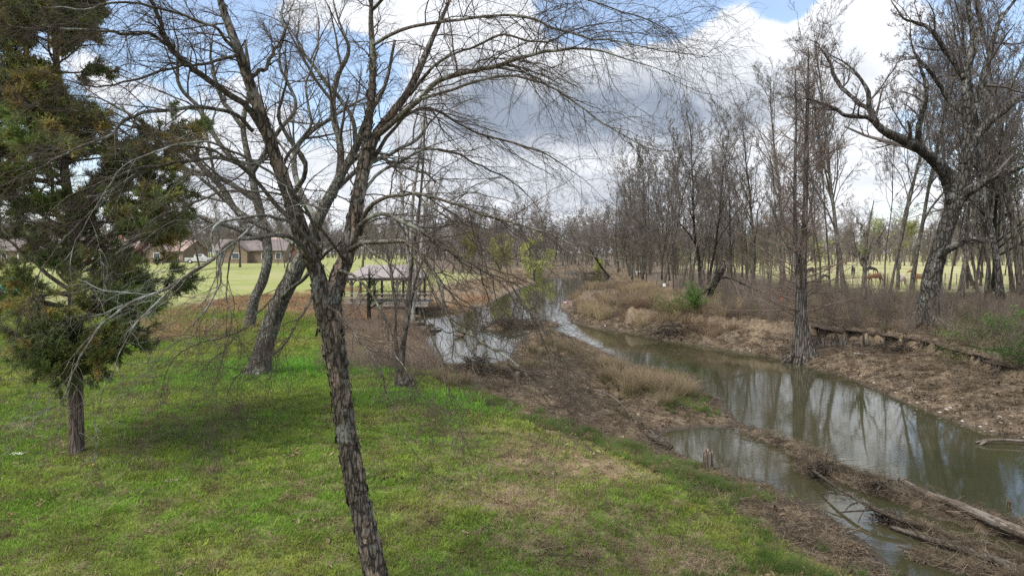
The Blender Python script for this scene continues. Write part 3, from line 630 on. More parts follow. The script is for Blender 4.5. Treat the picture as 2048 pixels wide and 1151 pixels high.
# right bank: the big dark oak
bo_ = T(1850, 652); B = bo_[1]
traced_tree('oak_tree', 'massive dark bare oak with a forked trunk and sweeping limbs on the right bank', bo_,
    [(1846, 660, B, 56), (1850, 640, B, 48), (1858, 600, B, 41), (1866, 545, B, 37), (1882, 490, B, 34), (1898, 440, B, 33), (1914, 395, B, 34), (1926, 355, B, 26), (1932, 300, B, 21), (1934, 220, B, 18), (1932, 150, B, 16), (1946, 80, B, 12), (1936, 0, B, 9), (1940, -90, B, 6)],
    [[(1910, 410, B, 30), (1896, 355, B, 25), (1876, 322, B - .5, 23), (1842, 296, B - 1, 20), (1800, 278, B - 1.5, 18), (1760, 258, B - 2, 15), (1742, 220, B - 2, 12), (1736, 180, B - 2, 10), (1712, 150, B - 2, 8), (1680, 120, B - 2, 6), (1630, 95, B - 2, 3)],
     [(1835, 292, B - 1, 12), (1840, 250, B - 1.5, 11), (1852, 205, B - 2, 9), (1850, 160, B - 2, 7), (1820, 90, B - 2, 5), (1825, 10, B - 2, 4)],
     [(1765, 262, B - 2, 10), (1730, 235, B - 2.5, 9), (1690, 230, B - 3, 8), (1650, 210, B - 3, 6), (1610, 200, B - 3, 4), (1560, 215, B - 3, 2.5)],
     [(1740, 220, B - 2, 9), (1700, 190, B - 1, 8), (1670, 150, B, 7), (1650, 105, B, 5), (1610, 70, B, 3)],
     [(1914, 400, B, 22), (1945, 378, B - .5, 19), (1985, 355, B - 1, 16), (2030, 335, B - 1.5, 13), (2090, 300, B - 2, 10), (2160, 280, B - 2, 6)],
     [(1928, 330, B, 20), (1950, 280, B, 17), (1985, 235, B, 15), (2020, 210, B, 13), (2060, 190, B, 10), (2120, 150, B, 6)],
     [(1933, 260, B, 16), (1955, 190, B, 14), (1975, 130, B, 12), (1990, 60, B, 9), (2030, 0, B, 7), (2060, -60, B, 4)],
     [(1930, 160, B, 12), (1900, 105, B, 10), (1860, 60, B, 8), (1810, 35, B, 6), (1770, -20, B, 4)],
     [(1932, 230, B, 10), (1890, 190, B + 1, 9), (1860, 140, B + 1, 7), (1830, 120, B + 1, 5), (1780, 130, B + 1, 3)],
     [(1874, 520, B, 15), (1900, 495, B - 1, 13), (1935, 480, B - 1.4, 10), (1960, 478, B - 1.6, 7)],
     [(1940, 130, B, 9), (1960, 60, B + 1, 8), (1950, -20, B + 1, 5)]],
    M['oak_bark'], M['oak_twig'], 21, [(8, .15, .98, R(30), R(70), .38, .5, .13, .10), (6, .15, .98, R(30), R(65), .55, .55, .15, .05), (5, .15, .98, R(25), R(60), .6, .6, .15, 0), (3, .2, .98, R(25), R(60), .55, .65, .15, 0)],
    trop=(0, 0, .15), roots=8, flare=(.16, .5), sides=26, amp=.14, pmin=.007, rootlen=1.5)
# bald cypress with the flared, fluted foot
bc = T(1606, 718); B = bc[1]
def cyp_fl(pts, rr, th):
    z = pts[:, :, 2]; k = np.exp(-np.maximum(z, 0) / .8)[:, :, None]
    return rr * (1 + k * (.75 + .42 * np.cos(th * 9 + 1.3)[None, None] + .2 * np.cos(th * 5 + .3)[None, None])) * (1 + .05 * np.cos(th * 14)[None, None])
cyp = empty('bald_cypress', bc); tag(cyp, 'bare cypress with a flared fluted foot at the water edge on the right bank', 'tree')
tb = TB(); rngc = np.random.default_rng(5)
p, r = trace([(1608, 724, B, 30), (1606, 690, B, 27), (1602, 640, B, 22), (1602, 590, B, 20), (1604, 540, B, 17), (1609, 450, B, 11), (1612, 340, B, 9), (1614, 240, B, 6.5), (1616, 160, B, 4), (1617, 95, B, 2.5)], 90)
tb.add(p - bc, r, 44, cyp_fl)
for k in range(11):
    a = 2 * np.pi * k / 11 + rngc.uniform(-.2, .2); dr = np.array([np.cos(a), np.sin(a), 0]); L = rngc.uniform(.35, .8)
    q = smooth_line(np.array([dr * .22 + [0, 0, .9], dr * .34 + [0, 0, .45], dr * (.5 + L * .3) + [0, 0, .12], dr * (.5 + L) + [0, 0, -.25]]), 12)
    tb.add(q, np.linspace(.05, .05, 12), 7, bark_fun(.25, (1.5, 4), k))
obj('trunk', tb.mesh('trunk'), M['cyp_bark'], cyp)
p2, r2 = trace([(1603, 600, B, 13), (1594, 540, B - .1, 10), (1590, 450, B - .2, 8), (1590, 340, B - .2, 6), (1592, 240, B - .2, 4), (1590, 140, B - .2, 2.5)], 60)
tb = TB(); tb.add(p2 - bc, r2, 10, bark_fun(.1, (1.5, 2), 3)); obj('limb', tb.mesh('limb'), M['cyp_bark'], cyp)
tb = TB()
for pp, qq, t0, per, lf in ((p - bc, r, .20, 85, .20), (p2 - bc, r2, .2, 50, .23)):
    st, d, ln, rr = spawn(pp[None], qq[None], per, t0, .99, R(62), R(88), rngc, lf, .3, .02, .3, .5)
    hz = st[:, 2] / 14; ln = np.clip(3.7 * (1 - .62 * np.clip(hz, 0, 1)) * rngc.uniform(.6, 1.15, len(ln)), .5, 4.3); rr = np.clip(rr, .015, .034)
    up = np.where(st[:, 2] > 5, 1.0, -.05)[:, None] * np.array([[0, 0, .5]])
    a, b_ = grow(st, d + up * .3, ln, rr, rr * .25, 8, .07, (0, 0, .15), rngc); tb.add(a, b_, 4)
    st, d, ln, rr = spawn(a, b_, 9, .15, .98, R(30), R(60), rngc, .42, .5, 0, .25, .6); rr = np.clip(rr, .007, .014)
    a, b_ = grow(st, d, ln, rr, rr * .4, 5, .10, (0, 0, -.1), rngc); tb.add(a, b_, 3)
    st, d, ln, rr = spawn(a, b_, 4, .15, .98, R(30), R(60), rngc, .5, .5, -.05, .18, .4); rr = np.clip(rr, .006, .009)
    a, b_ = grow(st, d, ln, rr, rr * .5, 4, .12, (0, 0, -.3), rngc); tb.add(a, b_, 3)
o = obj('twigs', tb.mesh('twigs'), M['cyp_twig'], cyp); tag(o, kind='stuff')
# turf lip overhanging the cut of the right bank
def bank_lip():
    A = []; rg = np.random.default_rng(8)
    base = smooth_line(np.array([PZ(u, v) for u, v in [(1500, 706), (1570, 718), (1640, 741), (1700, 757), (1770, 787), (1850, 821)]]), 260)
    tn = nrm(np.gradient(base, axis=0)); nm = np.stack([-tn[:, 1], tn[:, 0]], 1)
    if nm[0, 1] < 0: nm = -nm
    D = np.arange(.5, 8, .04); X = base[:, 0:1] + nm[:, 0:1] * D; Y = base[:, 1:2] + nm[:, 1:2] * D; Z = height(X, Y); k = np.argmax(Z > 1.12, 1); dist = D[k]
    dist = np.convolve(np.pad(dist, 4, 'edge'), np.ones(9) / 9, 'valid'); t = np.arange(260) * .11; nz = vnoise(np.stack([t * 1.4, t * 0, t * 0], 1), 3); n2_ = vnoise(np.stack([t * 5, t * 0 + 3, t * 0], 1), 4)
    over = .16 + .42 * nz + .14 * n2_; over = np.clip(over, .0, .6); rows = []
    for off, dz in ((.95, -.10), (.45, .0), (.0, .0), (-.6, -.03), (-1.0, -.07), (-1.02, -.12), (-.5, -.17), (.12, -.22)):
        o_ = dist + (off if off > 0 else off * over); x_ = base[:, 0] + nm[:, 0] * o_; y_ = base[:, 1] + nm[:, 1] * o_; top = height(base[:, 0] + nm[:, 0] * (dist + .5), base[:, 1] + nm[:, 1] * (dist + .5))
        rows.append(np.stack([x_, y_, top + dz + (.05 * n2_ + .05 * nz) * (off < .5) - .05], 1))
    Vv = np.stack(rows, 1); I = np.arange(260 * 8).reshape(260, 8); q = np.stack([I[:-1, :-1], I[:-1, 1:], I[1:, 1:], I[1:, :-1]], -1).reshape(-1, 4)
    mm, b = new_mat('bank_soil'); g_ = b.new('ShaderNodeNewGeometry').outputs['Position']; c = b.mix(b.ss(b.noise(g_, 9, 5, .65), .35, .65), (.05, .036, .026), (.125, .092, .068)); finish(b, c, .95, b.noise(g_, 20, 4, .6), .8, .03)
    o = obj('bank_overhang', mesh_np('bank_overhang', Vv.reshape(-1, 3), q), mm); tag(o, 'overhanging soil lip along the cut right bank', kind='structure')
    tb = TB(); i = rg.integers(0, 260, 150); st = Vv[i, 5] * .5 + Vv[i, 6] * .5; a, b_ = grow(st, np.tile([[-.1, -.2, -1.]], (150, 1)) + rg.normal(0, .35, (150, 3)), rg.uniform(.15, .6, 150), rg.uniform(.006, .02, 150), np.full(150, .003), 6, .2, (0, 0, -.3), rg); tb.add(a, b_, 4)
    o = obj('hanging_roots', tb.mesh('hanging_roots'), M['wood_bark']); tag(o, 'fine roots dangling from the cut bank behind the cypress knees', 'roots', kind='stuff')
bank_lip()
# cypress knees along the cut bank
rngk = np.random.default_rng(3)
kn_me = []
for k in range(4):
    tb = TB(); h = rngk.uniform(.28, .5); z = np.linspace(-.15, h, 9); q = np.stack([.03 * np.sin(z * 7 + k), .03 * np.cos(z * 5), z], -1)
    tb.add(q, np.interp(z, [-.15, 0, h * .6, h], [.12, .085, .045, .02]), 9, bark_fun(.25, (1.5, 5), k)); kn_me.append(tb.mesh('cypress_knee')); kn_me[-1].materials.append(M['cyp_bark'])
for k, (u, v) in enumerate([(1633, 690), (1641, 688), (1648, 692), (1662, 690), (1668, 686), (1675, 691), (1684, 693), (1690, 689), (1704, 697), (1708, 690), (1727, 696), (1735, 690), (1742, 694), (1760, 690), (1772, 688)]):
    g = T(u, v); o = obj('cypress_knee', kn_me[k % 4], None, None, g); o.rotation_euler = (0, 0, k * 1.3); s = rngk.uniform(.7, 1.3); o.scale = (s, s, s * rngk.uniform(.9, 1.5))
    tag(o, 'small knobbly cypress knee poking up along the cut bank beside the flared cypress', 'cypress knee', 'cypress knees along the cut bank')

# ---- generic bare trees
def bare_proto(seed, H, r0, lean, spread, n1, plan, trop, pmin, K0=20, t0=.35, sides=9, wob=.035):
    rng = np.random.default_rng(seed)
    p, r = grow(np.zeros((1, 3)) - [0, 0, .2], np.array([[lean[0], lean[1], 1.0]]), [H], [r0], [r0 * .12], K0, wob, (0, 0, .05), rng)
    r[:, 0] *= 1.5; r[:, 1] *= 1.1
    tt = TB(); tt.add(p, r, sides, bark_fun(.12, (1.5, .8), seed))
    st, d, ln, rr = spawn(p, r, n1, t0, .97, R(22), R(50), rng, spread, .55, .15, .8)
    a, b_ = grow(st, d, ln, rr, rr * .25, 9, .13, (0, 0, .30), rng)
    tt.add(a, b_, 5)
    tc_ = TB(); twig_cloud(tc_, [(a, b_), (p[:, K0 // 2:], r[:, K0 // 2:])], rng, plan, trop, 4, 3, pmin)
    return tt.mesh('trunk'), tc_.mesh('twigs')
PL_MID = [(8, .12, .98, R(25), R(60), .42, .5, .12, .08), (6, .15, .98, R(25), R(65), .52, .55, .15, .03), (4, .15, .98, R(25), R(65), .6, .6, .15, 0)]
PL_FAR = [(6, .12, .98, R(25), R(60), .42, .5, .12, .08), (5, .15, .98, R(25), R(60), .55, .55, .14, .03), (3, .2, .98, R(25), R(60), .6, .6, .14, 0)]
MID = []
for k in range(7):
    rg = np.random.default_rng(100 + k)
    MID.append(bare_proto(100 + k, 17, [.10, .19, .14, .17, .09, .22, .12][k], rg.uniform(-.13, .13, 2), [.38, .50, .42, .46, .34, .52, .38][k], [16, 14, 15, 16, 18, 13, 16][k], PL_MID, (0, 0, .2), .010, t0=[.34, .25, .38, .30, .42, .24, .36][k], wob=.05))
def place_tree(name, g, H, k, label, group=None, bark='wood_bark', tw='wood_twig', rz=None, wide=1.0, protos=None, whole=False, lean=None):
    protos = protos or MID; root = empty(name, g, rz if rz is not None else (g[0] * 7.3 + g[1] * 3.1) % 6.28); s = H / 17.0; root.scale = (s * wide, s * wide, s)
    if lean: root.rotation_euler[0] = lean[0]; root.rotation_euler[1] = lean[1]
    tag(root, label, 'tree', group)
    for nm, me, mt in (('trunk', protos[k][0], bark), ('twigs', protos[k][1], tw)):
        if not len(me.materials): me.materials.append(M[mt])
        o = bpy.data.objects.new(nm, me); COL.objects.link(o); o.parent = root
        if me.materials[0] != M[mt]: o.material_slots[0].link = 'OBJECT'; o.material_slots[0].material = M[mt]
        if nm == 'twigs': o['kind'] = 'stuff'
    return root
# u, v of the foot, v of the top, proto, bark, label
RW = [(1237, 546, 385, 3, 1.2, 'wood_bark', 'spreading bare tree at the river bend, first of the right bank trees'),
      (1262, 552, 330, 0, .8, 'wood_bark', 'thin bare tree close to the white bench at the river bend'),
      (1292, 575, 300, 4, .8, 'wood_bark', 'thin bare pole-like tree before the small white bench'),
      (1326, 584, 270, 2, 1.0, 'wood_bark', 'bare tree carrying a small white notice on its trunk'),
      (1347, 592, 330, 0, .9, 'wood_bark', 'dark slim tree just right of the one with the white notice'),
      (1362, 590, 310, 4, .9, 'wood_bark', 'leaning slim tree left of the paired black trunks'),
      (1379, 583, 320, 6, .9, 'wood_bark', 'pale-footed slim tree next to the paired black trunks'),
      (1402, 572, 250, 5, .8, 'dark_bark', 'thick black ivy-wrapped trunk, left one of the pair'),
      (1417, 569, 260, 1, .8, 'dark_bark', 'thick black ivy-wrapped trunk, right one of the pair'),
      (1462, 585, 290, 6, 1.0, 'wood_bark', 'bare tree right of the leaning vine-covered snag'),
      (1507, 570, 240, 1, 1.0, 'wood_bark', 'broad bare tree midway between snag and flared cypress'),
      (1538, 600, 300, 0, 1.0, 'wood_bark', 'thin bare tree close left of the flared cypress'),
      (1566, 578, 150, 3, 1.0, 'wood_bark', 'stout bare trunk right behind the branches of the flared cypress'),
      (1632, 563, 210, 4, .8, 'wood_bark', 'first thin tree right of the cypress, before the pasture'),
      (1641, 578, 180, 0, .8, 'wood_bark', 'second thin tree right of the cypress, before the pasture'),
      (1660, 585, 200, 6, .7, 'wood_bark', 'slim straight tree before the pasture between cypress and thick straight trunk'),
      (1673, 584, 160, 2, .8, 'wood_bark', 'medium tree touching the thick straight trunk on its left'),
      (1690, 593, 60, 1, .75, 'grey_bark', 'thick straight trunk before the pasture, left of the grazing brown horse'),
      (1768, 592, 190, 4, .7, 'wood_bark', 'thin crooked tree just right of the grazing brown horse'),
      (1779, 584, 130, 6, .8, 'wood_bark', 'slim tree between brown horse and pale horse'),
      (1795, 580, 110, 2, .8, 'grey_bark', 'greyish tree standing over the pale horse'),
      (1822, 584, 30, 5, .6, 'grey_bark', 'tall thick trunk between pale horse and tan horse'),
      (1882, 595, 120, 0, .8, 'wood_bark', 'thin tree behind the big oak, on its right'),
      (1898, 580, 150, 4, .8, 'wood_bark', 'very thin tree right of the big oak foot'),
      (1921, 596, 10, 3, .9, 'wood_bark', 'sturdy reddish-footed tree right of the big oak'),
      (1957, 592, 120, 6, .9, 'wood_bark', 'slim tree third right of the big oak'),
      (1971, 596, 90, 0, .9, 'wood_bark', 'slim dark tree left of the broad dark trunk near the right edge'),
      (1981, 586, 60, 4, .9, 'wood_bark', 'thin tree touching the broad dark trunk near the right edge'),
      (2003, 600, -60, 5, .8, 'oak_bark', 'broad dark trunk near the right edge of the wood'),
      (2026, 586, 40, 2, .9, 'wood_bark', 'tree between the broad dark trunk and the right edge'),
      (2044, 590, -20, 1, .9, 'wood_bark', 'last thick tree of the wood at the right edge')]
for i, (u, v, vt, k, wide, bk, lab) in enumerate(RW):
    g = T(u, v); H = (v - vt) / F * g[1] * 1.04
    place_tree('bare_tree', g, H, k, lab, None, bk, 'wood_twig', None, wide)
# young forked tree in front of the pasture
g = T(1727, 614); B = g[1]
traced_tree('young_tree', 'small forked tree with a few new green leaves before the pasture', g,
    [(1727, 616, B, 12), (1728, 570, B, 10), (1730, 530, B, 9), (1733, 480, B, 6), (1740, 440, B, 4), (1748, 400, B, 2)],
    [[(1727, 590, B, 6), (1724, 540, B, 5), (1716, 500, B, 4), (1700, 460, B, 2)], [(1732, 520, B, 5), (1748, 490, B, 4), (1768, 460, B, 3), (1790, 440, B, 2)], [(1732, 530, B, 4), (1710, 510, B, 3), (1690, 505, B, 2)], [(1733, 480, B, 4), (1722, 450, B, 3), (1708, 420, B, 2)]],
    M['wood_bark'], M['wood_twig'], 31, [(8, .15, .98, R(25), R(60), .45, .5, .1, .1), (6, .15, .98, R(25), R(60), .5, .6, .12, 0), (4, .2, .98, R(25), R(60), .5, .6, .12, 0)], pmin=.006)
def leaf_cloud(n, c, s, rng, size, name='leaves'):
    q = rng.normal(0, 1, (n, 3)); q = q / np.maximum(1, np.linalg.norm(q, axis=1, keepdims=True) / 1.6); q = np.array(c) + q * np.array(s)
    a = nrm(rng.normal(0, 1, (n, 3))); b = nrm(np.cross(a, rng.normal(0, 1, (n, 3)))); z = rng.uniform(.6, 1.3, (n, 1)) * size
    V = np.stack([q - a * z * .5, q + b * z * .25, q + a * z * .5, q - b * z * .25], 1).reshape(-1, 3)
    return V, np.arange(n * 4).reshape(-1, 4)
rgl = np.random.default_rng(2)
V, q = leaf_cloud(260, P(1725, 500, B) - g, (.28, .28, .18), rgl, .08); V2, q2 = leaf_cloud(160, P(1733, 470, B) - g, (.5, .5, .6), rgl, .07)
M['newleaf'] = flat_mat('new_leaf', (.16, .22, .035), .7, .3, 5)
obj('leaves', mesh_np('leaves', np.vstack([V, V2]), np.vstack([q, q2 + len(V)])), M['newleaf'], [o for o in bpy.data.objects if o.name.startswith('young_tree')][0])['kind'] = 'stuff'

# woods behind: individuals
FARP = []
for k in range(6):
    rg = np.random.default_rng(200 + k)
    FARP.append(bare_proto(200 + k, 17, [.12, .16, .10, .14, .17, .12][k], rg.uniform(-.12, .12, 2), [.42, .5, .40, .46, .52, .42][k], [12, 13, 12, 14, 12, 14][k], PL_FAR, (0, 0, .15), .024, K0=12, t0=.16, sides=6, wob=.06))
rgf = np.random.default_rng(77)
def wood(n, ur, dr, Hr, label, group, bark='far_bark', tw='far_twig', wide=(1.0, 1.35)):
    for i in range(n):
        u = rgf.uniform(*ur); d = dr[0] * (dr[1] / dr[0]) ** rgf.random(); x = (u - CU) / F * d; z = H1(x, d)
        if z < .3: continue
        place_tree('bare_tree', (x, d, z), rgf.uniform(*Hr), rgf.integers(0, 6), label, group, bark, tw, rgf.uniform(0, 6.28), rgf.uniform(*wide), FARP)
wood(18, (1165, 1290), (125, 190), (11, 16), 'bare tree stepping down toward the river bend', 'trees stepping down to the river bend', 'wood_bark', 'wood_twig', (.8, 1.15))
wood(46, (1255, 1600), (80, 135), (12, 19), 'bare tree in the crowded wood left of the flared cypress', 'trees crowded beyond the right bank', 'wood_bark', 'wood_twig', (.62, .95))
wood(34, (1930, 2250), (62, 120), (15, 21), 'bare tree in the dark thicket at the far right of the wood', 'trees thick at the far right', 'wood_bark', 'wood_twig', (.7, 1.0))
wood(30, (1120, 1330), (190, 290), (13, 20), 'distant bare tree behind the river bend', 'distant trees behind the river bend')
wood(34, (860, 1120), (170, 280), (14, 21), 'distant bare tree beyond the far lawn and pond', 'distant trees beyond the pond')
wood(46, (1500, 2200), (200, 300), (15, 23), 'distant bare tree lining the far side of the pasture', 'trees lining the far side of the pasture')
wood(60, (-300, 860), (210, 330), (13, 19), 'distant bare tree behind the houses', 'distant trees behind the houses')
# ------------------------------------------------------------------ scattering (ground cover that nobody could count)
def proto_coll(name, meshes, mat):
    c = bpy.data.collections.new(name)
    for i, me in enumerate(meshes):
        if not len(me.materials): me.materials.append(mat)
        c.objects.link(bpy.data.objects.new('%s_%02d' % (name, i), me))
    return c
def scatter(name, coll, pos, rot, scl, idx, tint, label, cat, parent=None):
    n = len(pos); me = bpy.data.meshes.new(name); me.vertices.add(n); me.vertices.foreach_set('co', np.asarray(pos, np.float32).ravel())
    if np.ndim(scl) == 1: scl = np.stack([scl] * 3, 1)
    for nm, tp, key, arr in (('rot', 'FLOAT_VECTOR', 'vector', rot), ('scl', 'FLOAT_VECTOR', 'vector', scl)):
        me.attributes.new(nm, tp, 'POINT').data.foreach_set(key, np.asarray(arr, np.float32).ravel())
    me.attributes.new('idx', 'INT', 'POINT').data.foreach_set('value', np.asarray(idx, np.int32))
    t = np.ones((n, 4), np.float32); t[:, :3] = tint; me.attributes.new('tint', 'FLOAT_COLOR', 'POINT').data.foreach_set('color', t.ravel())
    o = obj(name, me, None, parent); ng = bpy.data.node_groups.new(name, 'GeometryNodeTree')
    ng.interface.new_socket('Geometry', in_out='INPUT', socket_type='NodeSocketGeometry'); ng.interface.new_socket('Geometry', in_out='OUTPUT', socket_type='NodeSocketGeometry')
    N = ng.nodes; L = ng.links; gi = N.new('NodeGroupInput'); go = N.new('NodeGroupOutput'); ip = N.new('GeometryNodeInstanceOnPoints'); ci = N.new('GeometryNodeCollectionInfo')
    ci.inputs[0].default_value = coll; ci.inputs[1].default_value = True; ci.inputs[2].default_value = True
    def at(nm, tp):
        a = N.new('GeometryNodeInputNamedAttribute'); a.data_type = tp; a.inputs[0].default_value = nm; return a.outputs[0]
    L.new(gi.outputs[0], ip.inputs['Points']); L.new(ci.outputs[0], ip.inputs['Instance']); ip.inputs['Pick Instance'].default_value = True
    L.new(at('idx', 'INT'), ip.inputs['Instance Index']); L.new(at('rot', 'FLOAT_VECTOR'), ip.inputs['Rotation']); L.new(at('scl', 'FLOAT_VECTOR'), ip.inputs['Scale'])
    L.new(ip.outputs[0], go.inputs[0]); md = o.modifiers.new('scatter', 'NODES'); md.node_group = ng
    if parent is None: tag(o, label, cat, kind='stuff')
    else: o['kind'] = 'stuff'
    return o
def blades(n, rad, h, w_, lean, rng, segs=3, droop=.4, base=0.0):
    a = rng.uniform(0, 2 * np.pi, n); q = rad * np.sqrt(rng.random(n)); bx = np.cos(a) * q; by = np.sin(a) * q
    H = rng.uniform(h[0], h[1], n); la = a + rng.normal(0, .7, n); le = rng.uniform(lean[0], lean[1], n); wa = rng.uniform(0, 2 * np.pi, n)
    V = []; t = np.linspace(0, 1, segs + 1)
    for k in range(segs + 1):
        s = np.sin(le * (.5 + t[k])) ; ex = np.cos(la) * H * (t[k] * s + droop * t[k] ** 3 * .5); ey = np.sin(la) * H * (t[k] * s + droop * t[k] ** 3 * .5)
        ez = H * t[k] * np.cos(le * (.5 + t[k])) - H * droop * .4 * t[k] ** 3 + base; ww = w_ * (1 - t[k] ** 1.5 * .95) * .5
        c = np.stack([bx + ex, by + ey, np.maximum(ez, -.01)], 1); d = np.stack([np.cos(wa) * ww, np.sin(wa) * ww, 0 * wa], 1); V += [c - d, c + d]
    V = np.stack(V, 1); S = 2 * (segs + 1); b = (np.arange(n) * S)[:, None]
    q = np.concatenate([b + np.array([[2 * k, 2 * k + 1, 2 * k + 3, 2 * k + 2]]) for k in range(segs)])
    return V.reshape(-1, 3), q
def litter_flat(n, rad, L, w_, rng, up=.25):
    c = rng.normal(0, rad * .55, (n, 3)); c[:, 2] = np.abs(rng.normal(.012, .015, n)); a = rng.uniform(0, 2 * np.pi, n); e = rng.normal(0, up, n)
    d = np.stack([np.cos(a) * np.cos(e), np.sin(a) * np.cos(e), np.sin(e)], 1) * (rng.uniform(*L, n) * .5)[:, None]; s = nrm(np.cross(d, [0, 0, 1.])) * w_ * .5
    bow = np.array([0, 0, 1.]) * (rng.uniform(-.1, .3, n) * np.linalg.norm(d, axis=1))[:, None]
    V = np.stack([c - d, c - s + bow, c + d, c + s + bow], 1).reshape(-1, 3); return V, np.arange(n * 4).reshape(-1, 4)
def leaves_mesh(n, rad, size, rng, zz=.01):
    V = []; Q = []
    for i in range(n):
        c = np.array([*rng.normal(0, rad, 2), abs(rng.normal(zz, .01)) + .008]); a = rng.uniform(0, 6.28); L = size * rng.uniform(.6, 1.4); W = L * rng.uniform(.3, .5); cu = rng.uniform(.1, .5) * L
        u = np.array([np.cos(a), np.sin(a), rng.normal(0, .3)]); v = nrm(np.cross(u, [0, 0, 1.])); up = np.array([0, 0, 1.])
        b = len(V); V += [c - u * L * .5 + up * cu * .4, c - u * L * .1 - v * W * .5 + up * cu, c + u * L * .3 - v * W * .4 + up * cu * .6, c + u * L * .5 + up * cu * .9, c + u * L * .3 + v * W * .4 + up * cu * .5, c - u * L * .1 + v * W * .5 + up * cu * .9, c - u * L * .1, c + u * L * .3]
        Q += [[b, b + 1, b + 6, b + 5], [b + 1, b + 2, b + 7, b + 6], [b + 2, b + 3, b + 4, b + 7], [b + 6, b + 7, b + 4, b + 5]]
    return np.array(V), np.array(Q)
def bramble(n, h, rng, r=.006, sub=5):
    tb = TB(); st = np.stack([*(rng.normal(0, .12 * h, (2, n))), np.zeros(n) - .05], 1); d = nrm(np.stack([*(rng.normal(0, .45, (2, n))), np.ones(n)], 1))
    a, b = grow(st, d, rng.uniform(.6, 1.25, n) * h, np.full(n, r), np.full(n, r * .4), 7, .14, (0, 0, -.25), rng); tb.add(a, b, 3)
    s, d, L, rr = spawn(a, b, sub, .15, .98, R(25), R(70), rng, .45, .7, .1, .1); a2, b2 = grow(s, d, L, np.full(len(L), r * .6), np.full(len(L), r * .35), 4, .16, (0, 0, 0), rng); tb.add(a2, b2, 3)
    s, d, L, rr = spawn(a2, b2, 2, .2, .98, R(25), R(70), rng, .6, .7, .1, .08); a3, b3 = grow(s, d, L, np.full(len(L), r * .45), np.full(len(L), r * .3), 3, .16, (0, 0, 0), rng); tb.add(a3, b3, 3)
    return tb
rs = np.random.default_rng(42)
mt_grass = tint_mat('grass_blade', .7, .45, var=.25); mt_dry = tint_mat('dry_blade', .85, .25, var=.35); mt_leaf = tint_mat('dead_leaf', .8, .15, var=.4); mt_stick = tint_mat('litter_stick', .9, 0.0, var=.35)
C_lawn = proto_coll('lawn_tuft', [mesh_np('lawn_tuft', *blades(34, .10, (.018, .055), .0075, (.1, 1.1), rs, 2, .3)) for _ in range(6)], mt_grass)
C_grass = proto_coll('grass_tuft', [mesh_np('grass_tuft', *blades(44, .07, (.10, .26), .007, (.05, .7), rs, 3, .5)) for _ in range(5)], mt_grass)
C_sedge = proto_coll('sedge_tuft', [mesh_np('sedge_tuft', *blades(60, .10, (.22, .50), .008, (.05, .55), rs, 4, .5)) for _ in range(5)], mt_grass)
C_straw = proto_coll('straw_tuft', [mesh_np('straw_tuft', *litter_flat(46, .14, (.05, .18), .006, rs)) for _ in range(6)], mt_dry)
C_dry = proto_coll('dry_tuft', [mesh_np('dry_tuft', *blades(40, .10, (.05, .16), .006, (.2, 1.3), rs, 3, .6)) for _ in range(5)], mt_dry)
C_reed = proto_coll('reed_clump', [mesh_np('reed_clump', *blades(90, .28, (.5, 1.1), .012, (.02, .5), rs, 4, .5)) for _ in range(5)], mt_dry)
C_leaf = proto_coll('fallen_leaf', [mesh_np('fallen_leaf', *leaves_mesh(k, .09, .065, rs)) for k in (1, 2, 3, 5, 7)], mt_leaf)
def stickset(n, L, r, rad):
    tb = TB(); st = rs.normal(0, rad, (n, 3)); st[:, 2] = np.abs(rs.normal(.02, .02, n)); d = rs.normal(0, 1, (n, 3)); d[:, 2] *= .18
    a, b = grow(st, d, rs.uniform(*L, n), np.full(n, r) * rs.uniform(.5, 1.6, n), np.full(n, r * .4), 5, .13, (0, 0, 0), rs); tb.add(a, b, 4)
    s, d, L2, rr = spawn(a, b, 2, .3, .9, R(30), R(60), rs, .4, .6, 0, .06); a, b = grow(s, d, L2, rr, rr * .5, 3, .1, (0, 0, 0), rs); tb.add(a, b, 3); return tb.mesh('stick')
C_stick = proto_coll('stick', [stickset(k, (.15, .7), .006, .15) for k in (4, 6, 9, 12, 14)], mt_stick)
C_bramb = proto_coll('bramble', [bramble(16, 1.0, rs).mesh('bramble') for _ in range(5)], mt_stick)
def stone_mesh(rng, r=1.0):
    n = 10; m = 7; V = []; 
    for i in range(m + 1):
        for j in range(n):
            ph = np.pi * i / m; t = 2 * np.pi * j / n; V.append([np.sin(ph) * np.cos(t), np.sin(ph) * np.sin(t), np.cos(ph)])
    V = np.array(V); V *= (1 + .35 * vnoise(V * 1.6 + rng.uniform(0, 50), 7))[:, None]; V = np.sign(V) * np.abs(V) ** .8 * [1, .75, .42] * r
    q = [[i * n + j, i * n + (j + 1) % n, (i + 1) * n + (j + 1) % n, (i + 1) * n + j] for i in range(m) for j in range(n)]
    return mesh_np('stone', V, np.array(q))
C_stone = proto_coll('pebble', [stone_mesh(rs) for _ in range(4)], mt_stick)

